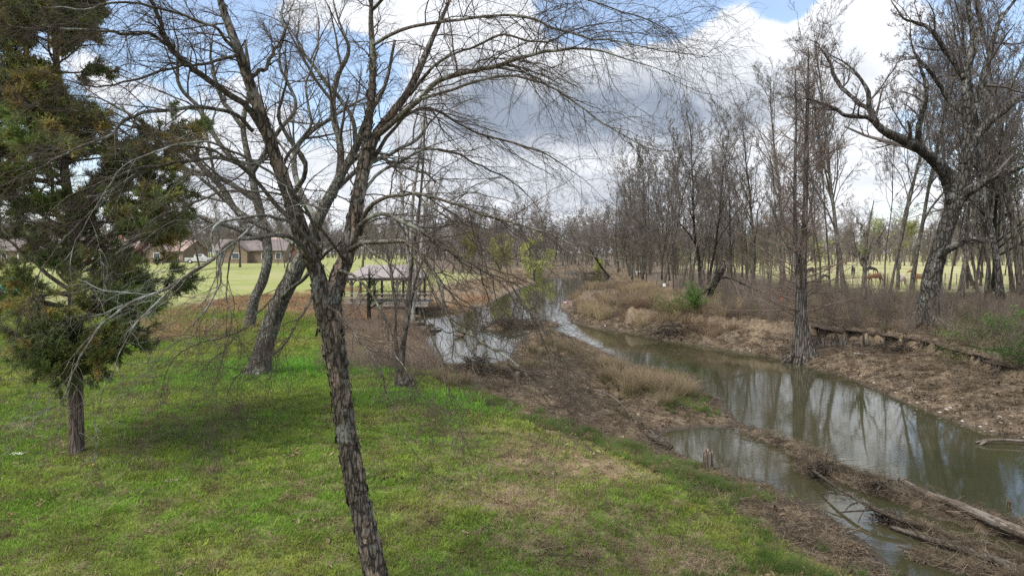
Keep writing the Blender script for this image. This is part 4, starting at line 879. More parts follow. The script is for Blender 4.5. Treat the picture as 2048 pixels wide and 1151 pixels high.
def steep(x, y): return (np.abs(height(x, y + .15) - height(x, y - .15)) / .3 > .75) | (np.abs(height(x + .15, y) - height(x - .15, y)) / .3 > .75)
def wedge(n, y0, y1, ulo=-180, uhi=2230, p=1.6):
    """random spots on the ground between two distances; p = 2 is even per area, lower crowds them nearer"""
    y = (y0 ** p + (y1 ** p - y0 ** p) * rs.random(n)) ** (1 / p); x = (rs.uniform(ulo, uhi, n) - CU) / F * y
    z, sd, right, ins = height(x, y, True); return x, y, z, sd, right, ins
def put(name, coll, x, y, z, keep, s, tint, label, cat, tilt=.12, k=5, sink=.0, zs=None):
    if name in ('straw_litter', 'dry_grass', 'fallen_leaves'): keep = keep & ~(steep(x, y) & (z > .4))
    i = np.nonzero(keep)[0]; n = len(i); rot = np.stack([rs.normal(0, tilt, n), rs.normal(0, tilt, n), rs.uniform(0, 6.28, n)], 1)
    sc = (np.broadcast_to(s, x.shape)[i] if np.ndim(s) or True else s) * rs.uniform(.7, 1.35, n); S = np.stack([sc, sc, sc * (zs[i] if zs is not None else 1)], 1)
    return scatter(name, coll, np.stack([x[i], y[i], z[i] - sink], 1), rot, S, rs.integers(0, k, n), tint[i] if np.ndim(tint) == 2 else tint, label, cat)
def mixc(a, b, t): t = np.clip(t, 0, 1)[:, None]; return np.array(a)[None] * (1 - t) + np.array(b)[None] * t

# lawn
x, y, z, sd, right, ins = wedge(95000, 5.5, 46, p=1.15, uhi=1900)
dm = drymask(x, y); lw = lawnmask(x, y); n1 = f2(x, y, .6, 4, 71); n2 = f2(x, y, 3.0, 3, 72)
bare = sstep(f2(x, y, 1.6, 4, 74), .22, .5)
keep = (~right) & (~ins) & (rs.random(len(x)) < lw * (1 - .70 * dm) * (1 - .25 * bare)) & (z > .12)
lush = np.exp(-(((x - T(560, 735)[0]) / 3.2) ** 2 + ((y - T(560, 735)[1]) / 3.5) ** 2)) + np.exp(-(((x - T(860, 800)[0]) / 2.8) ** 2 + ((y - T(860, 800)[1]) / 1.3) ** 2)) + .8 * np.exp(-(((x - T(700, 745)[0]) / 2.5) ** 2 + ((y - T(700, 745)[1]) / 1.3) ** 2))
tint = mixc((.23, .39, .05), (.40, .46, .09), n1 * 1.1 + .5 + n2 * .4); tint = tint * (1 - .75 * np.clip(n2 - .05, 0, .6))[:, None] * (1 - .5 * sstep(f2(x, y, 6.5, 2, 75), .2, .6))[:, None]
tint = tint * rs.uniform(.7, 1.2, (len(x), 1)) + 0 * y[:, None]; tint = tint + np.clip(lush, 0, 1)[:, None] * (np.array([.19, .42, .05]) * (1 + .35 * n2[:, None]) - tint)
br = rs.random(len(x)) < .12 + .25 * dm + .35 * bare; tint[br] = np.array([.22, .17, .09]) * rs.uniform(.6, 1.3, (br.sum(), 1))
put('lawn_grass', C_lawn, x, y, z, keep, (.9 + .06 * y) * (1 + .35 * np.clip(lush, 0, 1)), tint, 'short mossy lawn grass, bright green by the bare tree', 'grass', k=6, zs=1 + lush * .5)
# scattered longer dark tufts
x, y, z, sd, right, ins = wedge(9000, 6, 34, p=1.3, uhi=2000)
cl = sstep(f2(x, y, .9, 3, 81), .28, .55); keep = (~right) & (~ins) & (z > .35) & (rs.random(len(x)) < cl * .8)
put('grass_tufts', C_grass, x, y, z, keep, .55 + .01 * y, mixc((.07, .15, .03), (.14, .20, .05), rs.random(len(x))), 'longer dark green grass tufts dotted over the lawn', 'grass')
x, y, z, sd, right, ins = wedge(15000, 6, 36, p=1.2, uhi=2000)
keep = (~right) & (~ins) & (z > .2) & (rs.random(len(x)) < lawnmask(x, y)) & (rs.random(len(x)) < .20 + .5 * sstep(f2(x, y, 1.2, 3, 181), .1, .4))
put('lawn_weeds', proto_coll('lawn_weed', [mesh_np('lawn_weed', *blades(k, .05, (.04, .11), .022, (.5, 1.3), rs, 2, .6)) for k in (7, 9, 12)], mt_grass), x, y, z, keep, .75 + .01 * y, mixc((.16, .30, .05), (.34, .42, .10), rs.random(len(x))), 'small broad-leaved weeds among the lawn grass', 'weeds', k=3)
# sedge along the near shore
x, y, z, sd, right, ins = wedge(26000, 7, 30, p=1.3, ulo=850, uhi=2200)
uu = x / y * F + CU; vv = 506 + (CAMZ - z) / y * F
band = np.exp(-((sd - 1.7) / .85) ** 2) * (uu > 1330) + 1.0 * (np.abs(vv - (790 + (uu - 930) * .36)) < 16 + 14 * f2(x, y, .8, 2, 87)) * (uu > 925) * (uu < 1420)
band = band * sstep(f2(x, y, .75, 3, 85), -.35, .15); keep = (~right) & (~ins) & (rs.random(len(x)) < band * .75) & (z > .04) & (z < .95)
tint = mixc((.09, .16, .035), (.16, .26, .055), f2(x, y, 2, 2, 3) + .5); br = rs.random(len(x)) < .25; tint[br] = (.24, .18, .09)
put('shore_sedge', C_sedge, x, y, z, keep, .52, tint, 'tall dark green sedge along the near shore', 'sedge')
# dark green and brown tufts over the bar
x, y, z, sd, right, ins = wedge(3000, 13, 45, p=1.3, ulo=900, uhi=1520)
keep = (~right) & (~ins) & (z > .08) & (lawnmask(x, y) < .3) & (rs.random(len(x)) < sstep(f2(x, y, .9, 3, 201), .0, .35) * .9)
put('bar_tufts', C_sedge, x, y, z, keep, .5, mixc((.06, .09, .03), (.20, .15, .085), rs.random(len(x))), 'low brown and green tufts growing over the muddy bar', 'tufts')
# dry grass and straw
x, y, z, sd, right, ins = wedge(48000, 6, 60, p=1.25)
dm = drymask(x, y); keep = (~ins) & (z > .03) & (rs.random(len(x)) < np.where(right, .45, np.where(lawnmask(x, y) > .5, .08 + 1.1 * dm, np.where(ins | (z < .14), .2, .5))))
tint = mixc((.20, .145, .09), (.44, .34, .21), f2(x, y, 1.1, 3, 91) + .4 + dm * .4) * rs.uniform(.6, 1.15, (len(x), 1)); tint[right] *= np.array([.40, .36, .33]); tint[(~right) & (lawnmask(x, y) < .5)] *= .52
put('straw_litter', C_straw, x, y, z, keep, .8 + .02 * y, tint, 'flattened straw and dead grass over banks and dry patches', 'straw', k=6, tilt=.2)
x, y, z, sd, right, ins = wedge(16000, 6, 50, p=1.3)
dm = drymask(x, y); keep = (~ins) & (z > .08) & (rs.random(len(x)) < np.where(right, .3, np.where(lawnmask(x, y) > .5, .02 + .9 * dm, .35)))
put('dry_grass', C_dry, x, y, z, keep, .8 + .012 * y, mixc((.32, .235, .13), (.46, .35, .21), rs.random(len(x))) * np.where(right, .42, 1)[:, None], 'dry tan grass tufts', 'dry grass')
# fallen leaves
x, y, z, sd, right, ins = wedge(52000, 6, 60, p=1.25)
cl = sstep(f2(x, y, 1.3, 3, 95), .0, .5); keep = (~ins) & (z > .02) & (right | (y < 27) | (rs.random(len(x)) < .2)) & (rs.random(len(x)) < np.where(right, .9, np.where(lawnmask(x, y) > .5, .03 + .18 * cl, .6)))
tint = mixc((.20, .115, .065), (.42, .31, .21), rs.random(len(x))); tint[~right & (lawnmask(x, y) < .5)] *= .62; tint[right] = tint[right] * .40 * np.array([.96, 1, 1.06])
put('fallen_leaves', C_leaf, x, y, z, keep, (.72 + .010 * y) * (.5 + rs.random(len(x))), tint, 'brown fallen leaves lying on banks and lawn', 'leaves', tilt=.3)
# sticks on the bar, debris lines and right bank
x, y, z, sd, right, ins = wedge(30000, 8, 50, p=1.2, ulo=850)
q = np.min([segdist(x, y, b) / w_ for b, w_, _ in BARS], 0); onbar = (q < 1.15) & (z > -.01)
keep = ((onbar & (rs.random(len(x)) < .98)) | ((~ins) & (z > .02) & (rs.random(len(x)) < np.where(right, .35, np.where(lawnmask(x, y) < .5, .6, .02)))))
put('driftwood_sticks', C_stick, x, y, z, keep, .75, mixc((.055, .042, .03), (.30, .235, .17), rs.random(len(x)) ** 2), 'broken sticks and twigs strewn on the bars and banks', 'sticks', tilt=.15)
x, y, z, sd, right, ins = wedge(26000, 9, 18, p=1.0, ulo=1480, uhi=2230)
q = np.min([segdist(x, y, b) / w_ for b, w_, _ in BARS], 0); keep = (q < 1.0) & (rs.random(len(x)) < .33) & (z > -.01)
put('debris_straw', C_straw, x, y, z + rs.random(len(x)) * .07, keep, .8, mixc((.06, .043, .03), (.30, .23, .155), rs.random(len(x))), 'matted straw and reed debris caught on the driftwood line', 'debris', k=6, tilt=.4)
# pebbles and rubble near the right waterline
x, y, z, sd, right, ins = wedge(16000, 12, 45, p=1.2, ulo=1100)
keep = (~ins) & (rs.random(len(x)) < np.exp(-((sd - .5) / .6) ** 2) * np.where(right, .8, .15)) & (z > -.02)
put('bank_pebbles', C_stone, x, y, z, keep, .022 + .05 * rs.random(len(x)) ** 3, mixc((.14, .11, .08), (.42, .36, .30), rs.random(len(x))), 'pebbles and rubble along the waterline', 'pebbles', k=4)
# brush on the right bank and at the left pond edge
x, y, z, sd, right, ins = wedge(9500, 17, 75, p=1.3, ulo=780)
n1 = f2(x, y, .3, 3, 103); keep = right & (z > 1.18) & (~ins) & (rs.random(len(x)) < .25 + .5 * sstep(n1, -.2, .3)) & (sd < 30)
tint = mixc((.13, .095, .075), (.33, .25, .18), rs.random(len(x)) * .6 + .4 * f2(x, y, .5, 3, 131) + .2); gr_ = rs.random(len(x)) < .14; tint[gr_] = (.15, .17, .07); hs = np.clip(.66 - .25 * sstep(z, 2, 1), .2, 1) * (.65 + .5 * sstep(n1, -.3, .4))
put('bank_brush', C_bramb, x, y, z, keep, hs * (.6 + .9 * rs.random(len(x)) ** 2), tint, 'brown leafless brush covering the right bank', 'brush', tilt=.1, sink=.02)
x, y, z, sd, right, ins = wedge(900, 22, 75, p=1.4, ulo=1350)
put('bank_saplings', C_bramb, x, y, z, right & (z > 1.18) & (~ins) & (sd < 26), .55, mixc((.10, .08, .065), (.26, .21, .17), rs.random(len(x))), 'thin leafless saplings and whips rising out of the bank brush', 'saplings', tilt=.1, sink=.02, zs=1.8 + 2.2 * rs.random(len(x)))
x, y, z, sd, right, ins = wedge(2300, 19, 60, p=1.2, ulo=640, uhi=900)
vv = 506 + (CAMZ - z) / y * F; keep = (~right) & (~ins) & (z > .02) & (z < .98) & (vv < 760) & (x / y * F + CU < 885 - (vv - 640) * .1) & (rs.random(len(x)) < sstep(f2(x, y, .8, 3, 191), -.5, .2))
put('pond_brush', C_bramb, x, y, z, keep, .5, mixc((.20, .15, .12), (.36, .27, .20), rs.random(len(x))), 'reddish brown leafless brush between lawn and pond', 'brush', tilt=.1, sink=.02)
# reed bed at the river bend, low reeds round the far pond
x, y, z, sd, right, ins = wedge(4200, 34, 75, p=1.3, ulo=1130, uhi=1480); n5 = f2(x, y, .35, 3, 133)
keep = right & (~ins) & (sd > .9) & (sd < 9) & (rs.random(len(x)) < sstep(f2(x, y, .25, 2, 113), -.3, .2) * .9)
put('reed_bed', C_reed, x, y, z, keep, .8 + .35 * n5, mixc((.20, .13, .09), (.40, .32, .19), rs.random(len(x)) * .5 + n5 + .25), 'rusty brown reeds crowding the bank at the river bend', 'reeds')
x, y, z, sd, right, ins = wedge(5000, 75, 190, p=1.5, ulo=820, uhi=1330)
keep = (~ins) & (sd < 7)
put('far_reeds', C_reed, x, y, z, keep & (sd > 1.5), .55, mixc((.30, .20, .135), (.42, .34, .22), rs.random(len(x))), 'low reddish reeds round the far pond', 'reeds')
x, y, z, sd, right, ins = wedge(9000, 30, 75, p=1.5, ulo=-100, uhi=1000)
keep = (~right) & (~ins) & (rs.random(len(x)) < sstep(f2(x, y, .12, 2, 123), -.25, .15)) & (z > .1) & (sd < 16)
put('rough_grass', C_dry, x, y, z, keep, 3.0, mixc((.36, .26, .15), (.42, .23, .13), rs.random(len(x))), 'rough orange-tan grass between the lawn and the far field', 'rough grass')

# far wood mass: instanced bare trees
mt_far = tint_mat('far_wood_tree', .95, 0, var=.3)
fm = []
for k in range(4):
    rg = np.random.default_rng(300 + k); t_, c_ = bare_proto(300 + k, 17, .2, rg.uniform(-.06, .06, 2), .42, 14, [(7, .1, .98, R(25), R(65), .45, .55, .12, .05), (5, .15, .98, R(25), R(65), .6, .6, .14, 0)], (0, 0, .1), .045, K0=8, t0=.12, sides=4)
    for me in (t_, c_): me.materials.clear(); me.materials.append(mt_far)
    va = [np.empty(len(me.vertices) * 3, np.float32) for me in (t_, c_)]
    fq = []
    off = 0; V = []
    for me, v in zip((t_, c_), va):
        me.vertices.foreach_get('co', v); V.append(v.reshape(-1, 3)); li = np.empty(len(me.loops), np.int32); me.loops.foreach_get('vertex_index', li)
        tot = np.empty(len(me.polygons), np.int32); me.polygons.foreach_get('loop_total', tot)
        fq.append(li[:(tot == 4).sum() * 4].reshape(-1, 4) + off); off += len(me.vertices)
    fm.append(mesh_np('far_wood_tree', np.vstack(V), np.vstack(fq)))
C_far = proto_coll('far_wood_tree', fm, mt_far)
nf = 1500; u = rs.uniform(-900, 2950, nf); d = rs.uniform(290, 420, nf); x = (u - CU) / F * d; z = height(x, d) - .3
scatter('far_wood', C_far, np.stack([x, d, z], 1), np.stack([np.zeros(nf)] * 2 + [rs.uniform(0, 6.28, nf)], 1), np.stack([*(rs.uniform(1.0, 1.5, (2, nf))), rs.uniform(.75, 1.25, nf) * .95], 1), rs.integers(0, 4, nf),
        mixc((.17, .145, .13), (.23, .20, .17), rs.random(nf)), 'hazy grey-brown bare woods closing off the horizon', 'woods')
nf = 500; u = rs.uniform(1100, 2500, nf); d = rs.uniform(105, 190, nf) ; x = (u - CU) / F * d; 
kk = (d > 160) | (u < 1560); x = x[kk]; d = d[kk]; d2 = np.where(u[kk] > 1560, d + 45, d); x = x / d * d2; z = height(x, d2) - .2; n = len(x); g_ = z > .4; x, d2, z = x[g_], d2[g_], z[g_]; n = len(x)
scatter('understorey_wood', C_far, np.stack([x, d2, z], 1), np.stack([np.zeros(n)] * 2 + [rs.uniform(0, 6.28, n)], 1), np.stack([*(rs.uniform(.35, .6, (2, n))), rs.uniform(.3, .55, n)], 1), rs.integers(0, 4, n),
        mixc((.15, .125, .105), (.21, .20, .13), rs.random(n)), 'tangled grey-brown undergrowth between the trees behind the right bank', 'undergrowth')

# ------------------------------------------------------------------ the cedar on the left
gc = T(155, 906); B = gc[1]; rc = np.random.default_rng(9)
ced = empty('cedar_tree', gc); tag(ced, 'evergreen cedar with bronze-green foliage and a reddish trunk on the left lawn', 'tree')
p, r = trace([(153, 915, B, 34), (153, 895, B, 28), (152, 840, B, 26), (152, 770, B, 25), (154, 700, B, 23), (150, 600, B, 24), (148, 480, B, 20), (130, 350, B, 17), (118, 200, B, 13), (110, 60, B, 10), (108, -60, B, 7), (108, -160, B, 4)], 110)
tb = TB(); tb.add(p - gc, r, 26, bark_fun(.12, (4.0, 1.0), 3)); obj('trunk', tb.mesh('trunk'), M['cedar_bark'], ced)
tb = TB(); pos = []; cd = []
zt = 10.2
tt_ = np.linspace(.30, .985, 130); ii = (tt_ * 109).astype(int); st = p[ii] - gc
hz = st[:, 2]; az = rc.uniform(0, 2 * np.pi, 130) ; gap = np.sin(az * 2 + hz * 1.1) * .16 + np.sin(hz * 2.6) * .12
Lb = np.interp(hz, [1.2, 2.4, 3.5, 5.2, 7.0, 8.4, 9.6, 11.5], [1.1, 1.9, 2.35, 2.1, 1.5, 1.25, 1.2, .7]) * (1 + gap) * rc.uniform(.55, 1.25, 130)
dr = np.stack([np.cos(az), np.sin(az), rc.uniform(.0, .55, 130)], 1)
a, b_ = grow(st, dr, Lb, np.clip(Lb * .018, .012, .045), np.full(130, .006), 10, .09, (0, 0, .15), rc); tb.add(a, b_, 6)
low = trace([(152, 790, B, 16), (120, 740, B - .2, 13), (85, 700, B - .4, 11), (30, 668, B - .8, 9), (-60, 640, B - 1.2, 6)], 14)
tb.add(low[0][None] - gc, low[1][None], 7)
s, d, L, rr = spawn(a, b_, 13, .22, .99, R(30), R(75), rc, .38, .5, .08, .25, .5); a2, b2_ = grow(s, d, L, np.clip(rr, .004, .012), np.full(len(L), .003), 5, .10, (0, 0, .1), rc); tb.add(a2, b2_, 3)
lw = (low[0][None] - gc, low[1][None]); s, d, L, rr = spawn(*lw, 12, .3, .98, R(30), R(75), rc, .35, .5, .1, .3, .4); a4, b4_ = grow(s, d, L, np.full(len(L), .008), np.full(len(L), .003), 5, .1, (0, 0, .1), rc); tb.add(a4, b4_, 3)
obj('branches', tb.mesh('branches'), M['cedar_bark'], ced)['kind'] = 'stuff'
al = np.concatenate([a2, a4]); s, d, L, rr = spawn(al, np.full(al.shape[:2], .004), 8, .15, 1.0, R(15), R(65), rc, .35, .5, .05, .08)
n = len(s); keep = (rc.random(n) < .78) & (fbm(s * np.array([1.1, 1.1, 1.6]), 3, 14) > -.17) & (rc.random(n) < .25 + .75 * sstep(s[:, 2] + .8 * fbm(s * .9, 2, 15), 2.2, 3.6)); s, d = s[keep], d[keep]; n = len(s)
def spray(rng):
    K = 5; N = 22; st = np.zeros((N, 3)); st[:, 2] = rng.uniform(0, .10, N); dd_ = nrm(np.stack([rng.normal(0, .7, N), rng.normal(0, .7, N), np.full(N, 1.0)], 1)); V = []; Q = []
    for i in range(N):
        L = rng.uniform(.05, .13); c0 = st[i]; e = dd_[i]
        for j in range(11):
            t = j / 11; c = c0 + e * L * t; f = nrm(e + rng.normal(0, .6, 3)); sd2 = nrm(np.cross(f, rng.normal(0, 1, 3))) * .0045; ln = .032
            b = len(V); V += [c - sd2, c + sd2, c + f * ln]; Q.append([b, b + 1, b + 2])
    return mesh_np('cedar_spray', np.array(V), np.array(Q), False)
mt_ced = tint_mat('cedar_foliage', .75, .25, var=.3)
C_spray = proto_coll('cedar_spray', [spray(rc) for _ in range(5)], mt_ced)
th = np.arccos(np.clip(d[:, 2], -1, 1)); rot = np.stack([np.zeros(n), th, np.arctan2(d[:, 1], d[:, 0])], 1)
bz = fbm(s * 1.3, 3, 4) * .7 + .05 * (s[:, 2] - 5) + rc.normal(0, .25, n) + .15; tint = mixc((.15, .20, .055), (.38, .26, .075), sstep(bz, .0, .85) * rc.uniform(.3, 1.1, n)) * rc.uniform(.7, 1.3, (n, 1))
scatter('foliage', C_spray, s, rot, rc.uniform(1.0, 2.1, n), rc.integers(0, 5, n), tint, None, None, parent=ced)

# ------------------------------------------------------------------ leafy trees and shrubs
mt_lf = vcol_mat('leaf_tint', 'tint', .7, .35)
def leafy(name, label, g, W, H, col1, col2, seed, n=5000, size=.12, trunk_r=.12, droop=False, cat='tree', bark='far_bark', group=None, gaps=.5):
    rg = np.random.default_rng(seed); root = empty(name, g); tag(root, label, cat, group); tb = TB()
    if cat == 'tree':
        p, r = grow(np.array([[0, 0, -.2]]), np.array([[.05, 0, 1.]]), [H * .7], [trunk_r], [trunk_r * .3], 10, .05, (0, 0, 0), rg); tb.add(p, r, 8)
        s, d, L, rr = spawn(p, r, 14, .25, .98, R(30), R(65), rg, .6, .5, .1, .5)
    else:
        s = np.zeros((14, 3)); d = nrm(np.stack([*(rg.normal(0, .6, (2, 14))), np.ones(14)], 1)); L = rg.uniform(.6, 1., 14) * H; rr = np.full(14, max(.006, H * .008))
    a, b = grow(s, d, L, rr, rr * .3, 7, .12, (0, 0, -.1), rg); tb.add(a, b, 4)
    s, d, L, r2 = spawn(a, b, 6, .2, .98, R(30), R(70), rg, .5, .5, .05, .2); a2, b2 = grow(s, d, L, np.maximum(r2, H * .0012), r2 * .4, 5, .12, (0, 0, -1.4 if droop else 0), rg); tb.add(a2, b2, 3)
    obj('trunk' if cat == 'tree' else 'stems', tb.mesh('stems'), M[bark], root)
    i = rg.integers(0, len(a2), n); t = rg.random(n) * 4; k = t.astype(int); f = (t - k)[:, None]; c = a2[i, k] * (1 - f) + a2[i, np.minimum(k + 1, 4)] * f + rg.normal(0, size * 1.2, (n, 3)) * [1, 1, 1]
    if droop: c[:, 2] -= np.abs(rg.normal(0, H * .10, n))
    c = c * np.array([W / H, W / H, 1.0]) if W / H > 1 else c
    c[:, 2] = np.maximum(c[:, 2], .03)
    keepn = fbm(c * (2.5 / H), 3, seed) > -gaps; c = c[keepn]; m = len(c)
    u_ = nrm(rg.normal(0, 1, (m, 3)) * ([.4, .4, 1.6] if droop else [1, 1, .6])); v_ = nrm(np.cross(u_, rg.normal(0, 1, (m, 3)))); z_ = rg.uniform(.6, 1.3, (m, 1)) * size
    V = np.stack([c - u_ * z_ * .6, c + v_ * z_ * .28, c + u_ * z_ * .6, c - v_ * z_ * .28], 1).reshape(-1, 3); me = mesh_np('leaves', V, np.arange(m * 4).reshape(-1, 4), False)
    tn = mixc(col1, col2, fbm(c * (4 / H), 3, seed + 1) * .8 + .5 + rg.normal(0, .15, m)); at = me.attributes.new('tint', 'FLOAT_COLOR', 'POINT')
    at.data.foreach_set('color', np.concatenate([np.repeat(tn, 4, 0), np.ones((m * 4, 1))], 1).astype(np.float32).ravel())
    obj('leaves', me, mt_lf, root)['kind'] = 'stuff'; return root
WG = ((.34, .38, .10), (.46, .50, .15))
leafy('willow_tree', 'pale green budding willow beyond the pond at the river bend', T(1068, 550), 15, 13, *WG, 51, 11000, .34, .3, True, gaps=.35)
leafy('willow_tree', 'smaller pale green budding tree left of the big willow', T(1000, 548), 12, 13, (.26, .27, .09), (.36, .36, .13), 52, 6000, .28, .25, True, gaps=.2)
leafy('willow_tree', 'faintly greening tree behind the pavilion roof', T(925, 545), 8, 10, (.20, .19, .08), (.28, .27, .11), 53, 2200, .28, .25, True, gaps=.1)
leafy('young_willow', 'small bright green bush by the leaning dead trunk at the bend', T(1197, 548), 4, 5.2, (.26, .31, .06), (.36, .40, .10), 54, 1800, .22, .1, True, gaps=.3)
for i, (u, v, H, c) in enumerate([(1740, 538, 15, 0), (1640, 537, 13, 0), (1800, 538, 16, 0), (1585, 537, 14, 0)]):
    leafy('budding_tree', ['yellow-green budding tree beyond the pasture above the grazing brown horse', 'yellow-green budding tree beyond the pasture right of the cypress', 'yellow-green budding tree beyond the pasture above the pale horse', 'yellow-green budding tree beyond the pasture left of the cypress'][i], T(u, v), H * .8, H, (.20, .22, .08), (.30, .31, .11), 60 + i, 2600, .35, .25, gaps=.15)
leafy('evergreen_bush', 'dense dark green bush on the right bank at the foot of the slim trees', T(1387, 628), 1.7, 1.9, (.05, .10, .02), (.11, .19, .04), 71, 4200, .07, cat='bush', bark='wood_bark')
leafy('green_shrub', 'olive green shrub spreading left of the dense dark bush', T(1350, 628), 2.6, 1.6, (.10, .12, .04), (.20, .20, .08), 72, 3000, .08, cat='bush', bark='wood_bark', gaps=.25)
leafy('green_shrub', 'thin green shrub below the paired black trunks', T(1415, 610), 2.4, 1.6, (.12, .15, .04), (.22, .23, .08), 73, 2200, .08, cat='bush', bark='wood_bark', gaps=.1)
leafy('green_shrub', 'bright-leaved green shrub on the bank top near the right edge', T(2012, 690), 2.2, 1.5, (.06, .12, .03), (.16, .24, .06), 74, 4200, .06, cat='bush', bark='wood_bark')
leafy('green_shrub', 'dark green shrub cut by the right edge of the picture', T(2062, 745), 2.2, 1.5, (.035, .07, .02), (.09, .15, .04), 75, 4200, .06, cat='bush', bark='wood_bark')
leafy('green_shrub', 'sparse green shrub on the slope right of the big oak', T(1945, 690), 2.4, 1.3, (.06, .10, .03), (.15, .20, .06), 76, 2600, .06, cat='bush', bark='wood_bark', gaps=.2)
leafy('green_shrub', 'dull green shrub on the slope below the big oak', T(1905, 720), 2.0, .9, (.07, .08, .03), (.15, .16, .06), 77, 1800, .06, cat='bush', bark='wood_bark', gaps=.15)
leafy('ivy_tree', 'ivy-clad leaning trunk beside the pavilion', T(738, 642), 1.6, 5.0, (.04, .07, .02), (.10, .14, .035), 78, 2600, .10, .16, bark='dark_bark', gaps=.1)
leafy('evergreen_tree', 'dim evergreen standing in the dark thicket at the right edge', T(1985, 583), 7, 16, (.045, .06, .025), (.09, .11, .045), 79, 4200, .28, .25, bark='dark_bark', gaps=.15)
# left-bank trees beyond the pond
for i, (u, v, vt, k, wide, lab) in enumerate([(1018, 566, 440, 3, 1.0, 'bushy reddish bare tree at the water edge before the willow'), (975, 545, 420, 5, 1.2, 'bare tree on the far lawn left of the greening willow'),
      (990, 541, 445, 0, 1.1, 'thin bare tree on the far lawn'), (940, 543, 400, 1, 1.2, 'broad bare tree on the far lawn right of the pavilion'), (905, 548, 395, 2, 1.2, 'bare tree just right of the pavilion roof'),
      (868, 541, 380, 6, 1.2, 'bare tree right behind the pavilion'), (780, 540, 390, 3, 1.2, 'bare tree left behind the pavilion'), (725, 536, 385, 5, 1.2, 'bare tree behind the left end of the pavilion'),
      (570, 536, 400, 2, .8, 'slim bare tree right of the tan brick house'), (556, 530, 410, 4, .8, 'very slim bare tree right of the tan brick house'), (640, 532, 400, 1, 1.1, 'bare tree seen past the fork of the foreground trunk'),
      (1240, 500, 400, 5, 1.3, 'bare tree behind the small bright green bush')]):
    g = T(u, v); place_tree('bare_tree', g, max(6, (v - vt) / F * g[1] * 1.04), k, lab, None, 'wood_bark', 'wood_twig', None, wide)
for i, (u, v, vt, k, wide, lab) in enumerate([(440, 540, 400, 3, 1.2, 'bare tree before the tan brick house, at its left end'), (480, 534, 395, 5, 1.1, 'bare tree before the tan brick house gable'), (400, 538, 390, 1, 1.2, 'bare tree standing over the white pickup'),
      (352, 540, 400, 2, 1.2, 'bare tree before the low pinkish-roofed house'), (290, 541, 395, 6, 1.2, 'bare tree between the low house and the red brick house'), (530, 545, 420, 0, 1.0, 'slender bare tree right of the brick gable')]):
    g = T(u, v); place_tree('bare_tree', g, max(6, (v - vt) / F * g[1] * 1.04), k, lab, None, 'wood_bark', 'wood_twig', None, wide)
# sedge clumps on the bar: each a thing of its own
def clump_mesh(seed):
    rg = np.random.default_rng(seed); V, q = blades(520, .26, (.45, 1.0), .009, (.02, .62), rg, 4, .32); V2, q2 = blades(160, .34, (.15, .4), .009, (.6, 1.4), rg, 3, .6)
    me = mesh_np('sedge_clump', np.vstack([V, V2]), [q, q2 + len(V)]); h = np.concatenate([V, V2])[:, 2]; rr = np.repeat(rg.random(len(V) // 10 + len(V2) // 8 + 2), 10)[:len(h)]
    t = mixc((.40, .31, .20), (.19, .13, .085), rr); gg = np.clip((1 - h / .6), 0, 1) * (rr > .55); t = t + gg[:, None] * (np.array([.11, .17, .045]) - t) * .8
    me.attributes.new('tint', 'FLOAT_COLOR', 'POINT').data.foreach_set('color', np.concatenate([t, np.ones((len(t), 1))], 1).astype(np.float32).ravel()); me.materials.append(mt_lf); return me
LB = ['largest tan sedge clump, at the tip of the bar beside the main channel', 'sedge clump touching the largest one on its channel side', 'sedge clump touching the largest one on its left', 'sedge clump second left of the largest one', 'sedge clump just left of the puddle rim on the bar', 'sedge clump at the upper left of the puddle on the bar',
 'sedge clump behind the puddle, toward the pond', 'sedge clump midway on the bar edge facing the channel', 'sedge clump on the bar edge where the channel widens', 'lone sedge clump in the middle of the bar mud', 'middle sedge clump of the row leading to the driftwood dam', 'tall sedge clump on the upper bar beside the narrow channel', 'sedge clump near the low reddish driftwood pile',
 'pale sedge clump just below the low reddish driftwood pile', 'sedge clump at the upstream end of the bar', 'sedge clump close to the dark root tangle by the left pond', 'small sedge clump on the channel edge of the upper bar', 'small sedge clump on the channel bend of the bar', 'small sedge clump nearest the narrow upstream channel', 'small sedge clump between the root tangle and the narrow channel', 'smallest sedge clump of the upper bar', 'low sedge clump beside the short tan stub',
 'green-based sedge clump left of the pond corner stone', 'green-based sedge clump below the pond corner stone', 'low green-based sedge clump under the upturned root clump', 'tiny sedge clump near the short tan stub on the mud', 'sedge clump behind the largest one at the water edge', 'low sedge clump in front of the largest one']
CM = [clump_mesh(900 + k) for k in range(4)]
for i, (u, v, s) in enumerate([(1352, 800, 1.15), (1375, 795, .9), (1318, 790, .9), (1290, 782, .95), (1262, 790, 1.0), (1240, 768, .9), (1215, 758, .8), (1275, 762, .85), (1310, 768, .8), (1190, 738, .8), (1170, 722, .8), (1148, 712, .9),
      (1125, 702, .9), (1100, 694, .9), (1080, 692, .8), (1065, 705, .75), (1210, 735, .7), (1235, 742, .8), (1150, 698, .7), (1090, 712, .7), (1185, 712, .6), (1060, 735, .6), (885, 762, .7), (905, 775, .7), (930, 768, .6), (1000, 745, .5), (1345, 770, .7), (1330, 812, .7)]):
    g = T(u, v); o = obj('sedge_clump', CM[i % 4], None, None, g); o.rotation_euler = (0, 0, i * 1.7); o.scale = (s * 1.0, s * 1.0, s * 1.1)
    tag(o, LB[i], 'sedge clump', 'sedge clumps on the bar and pond edge')

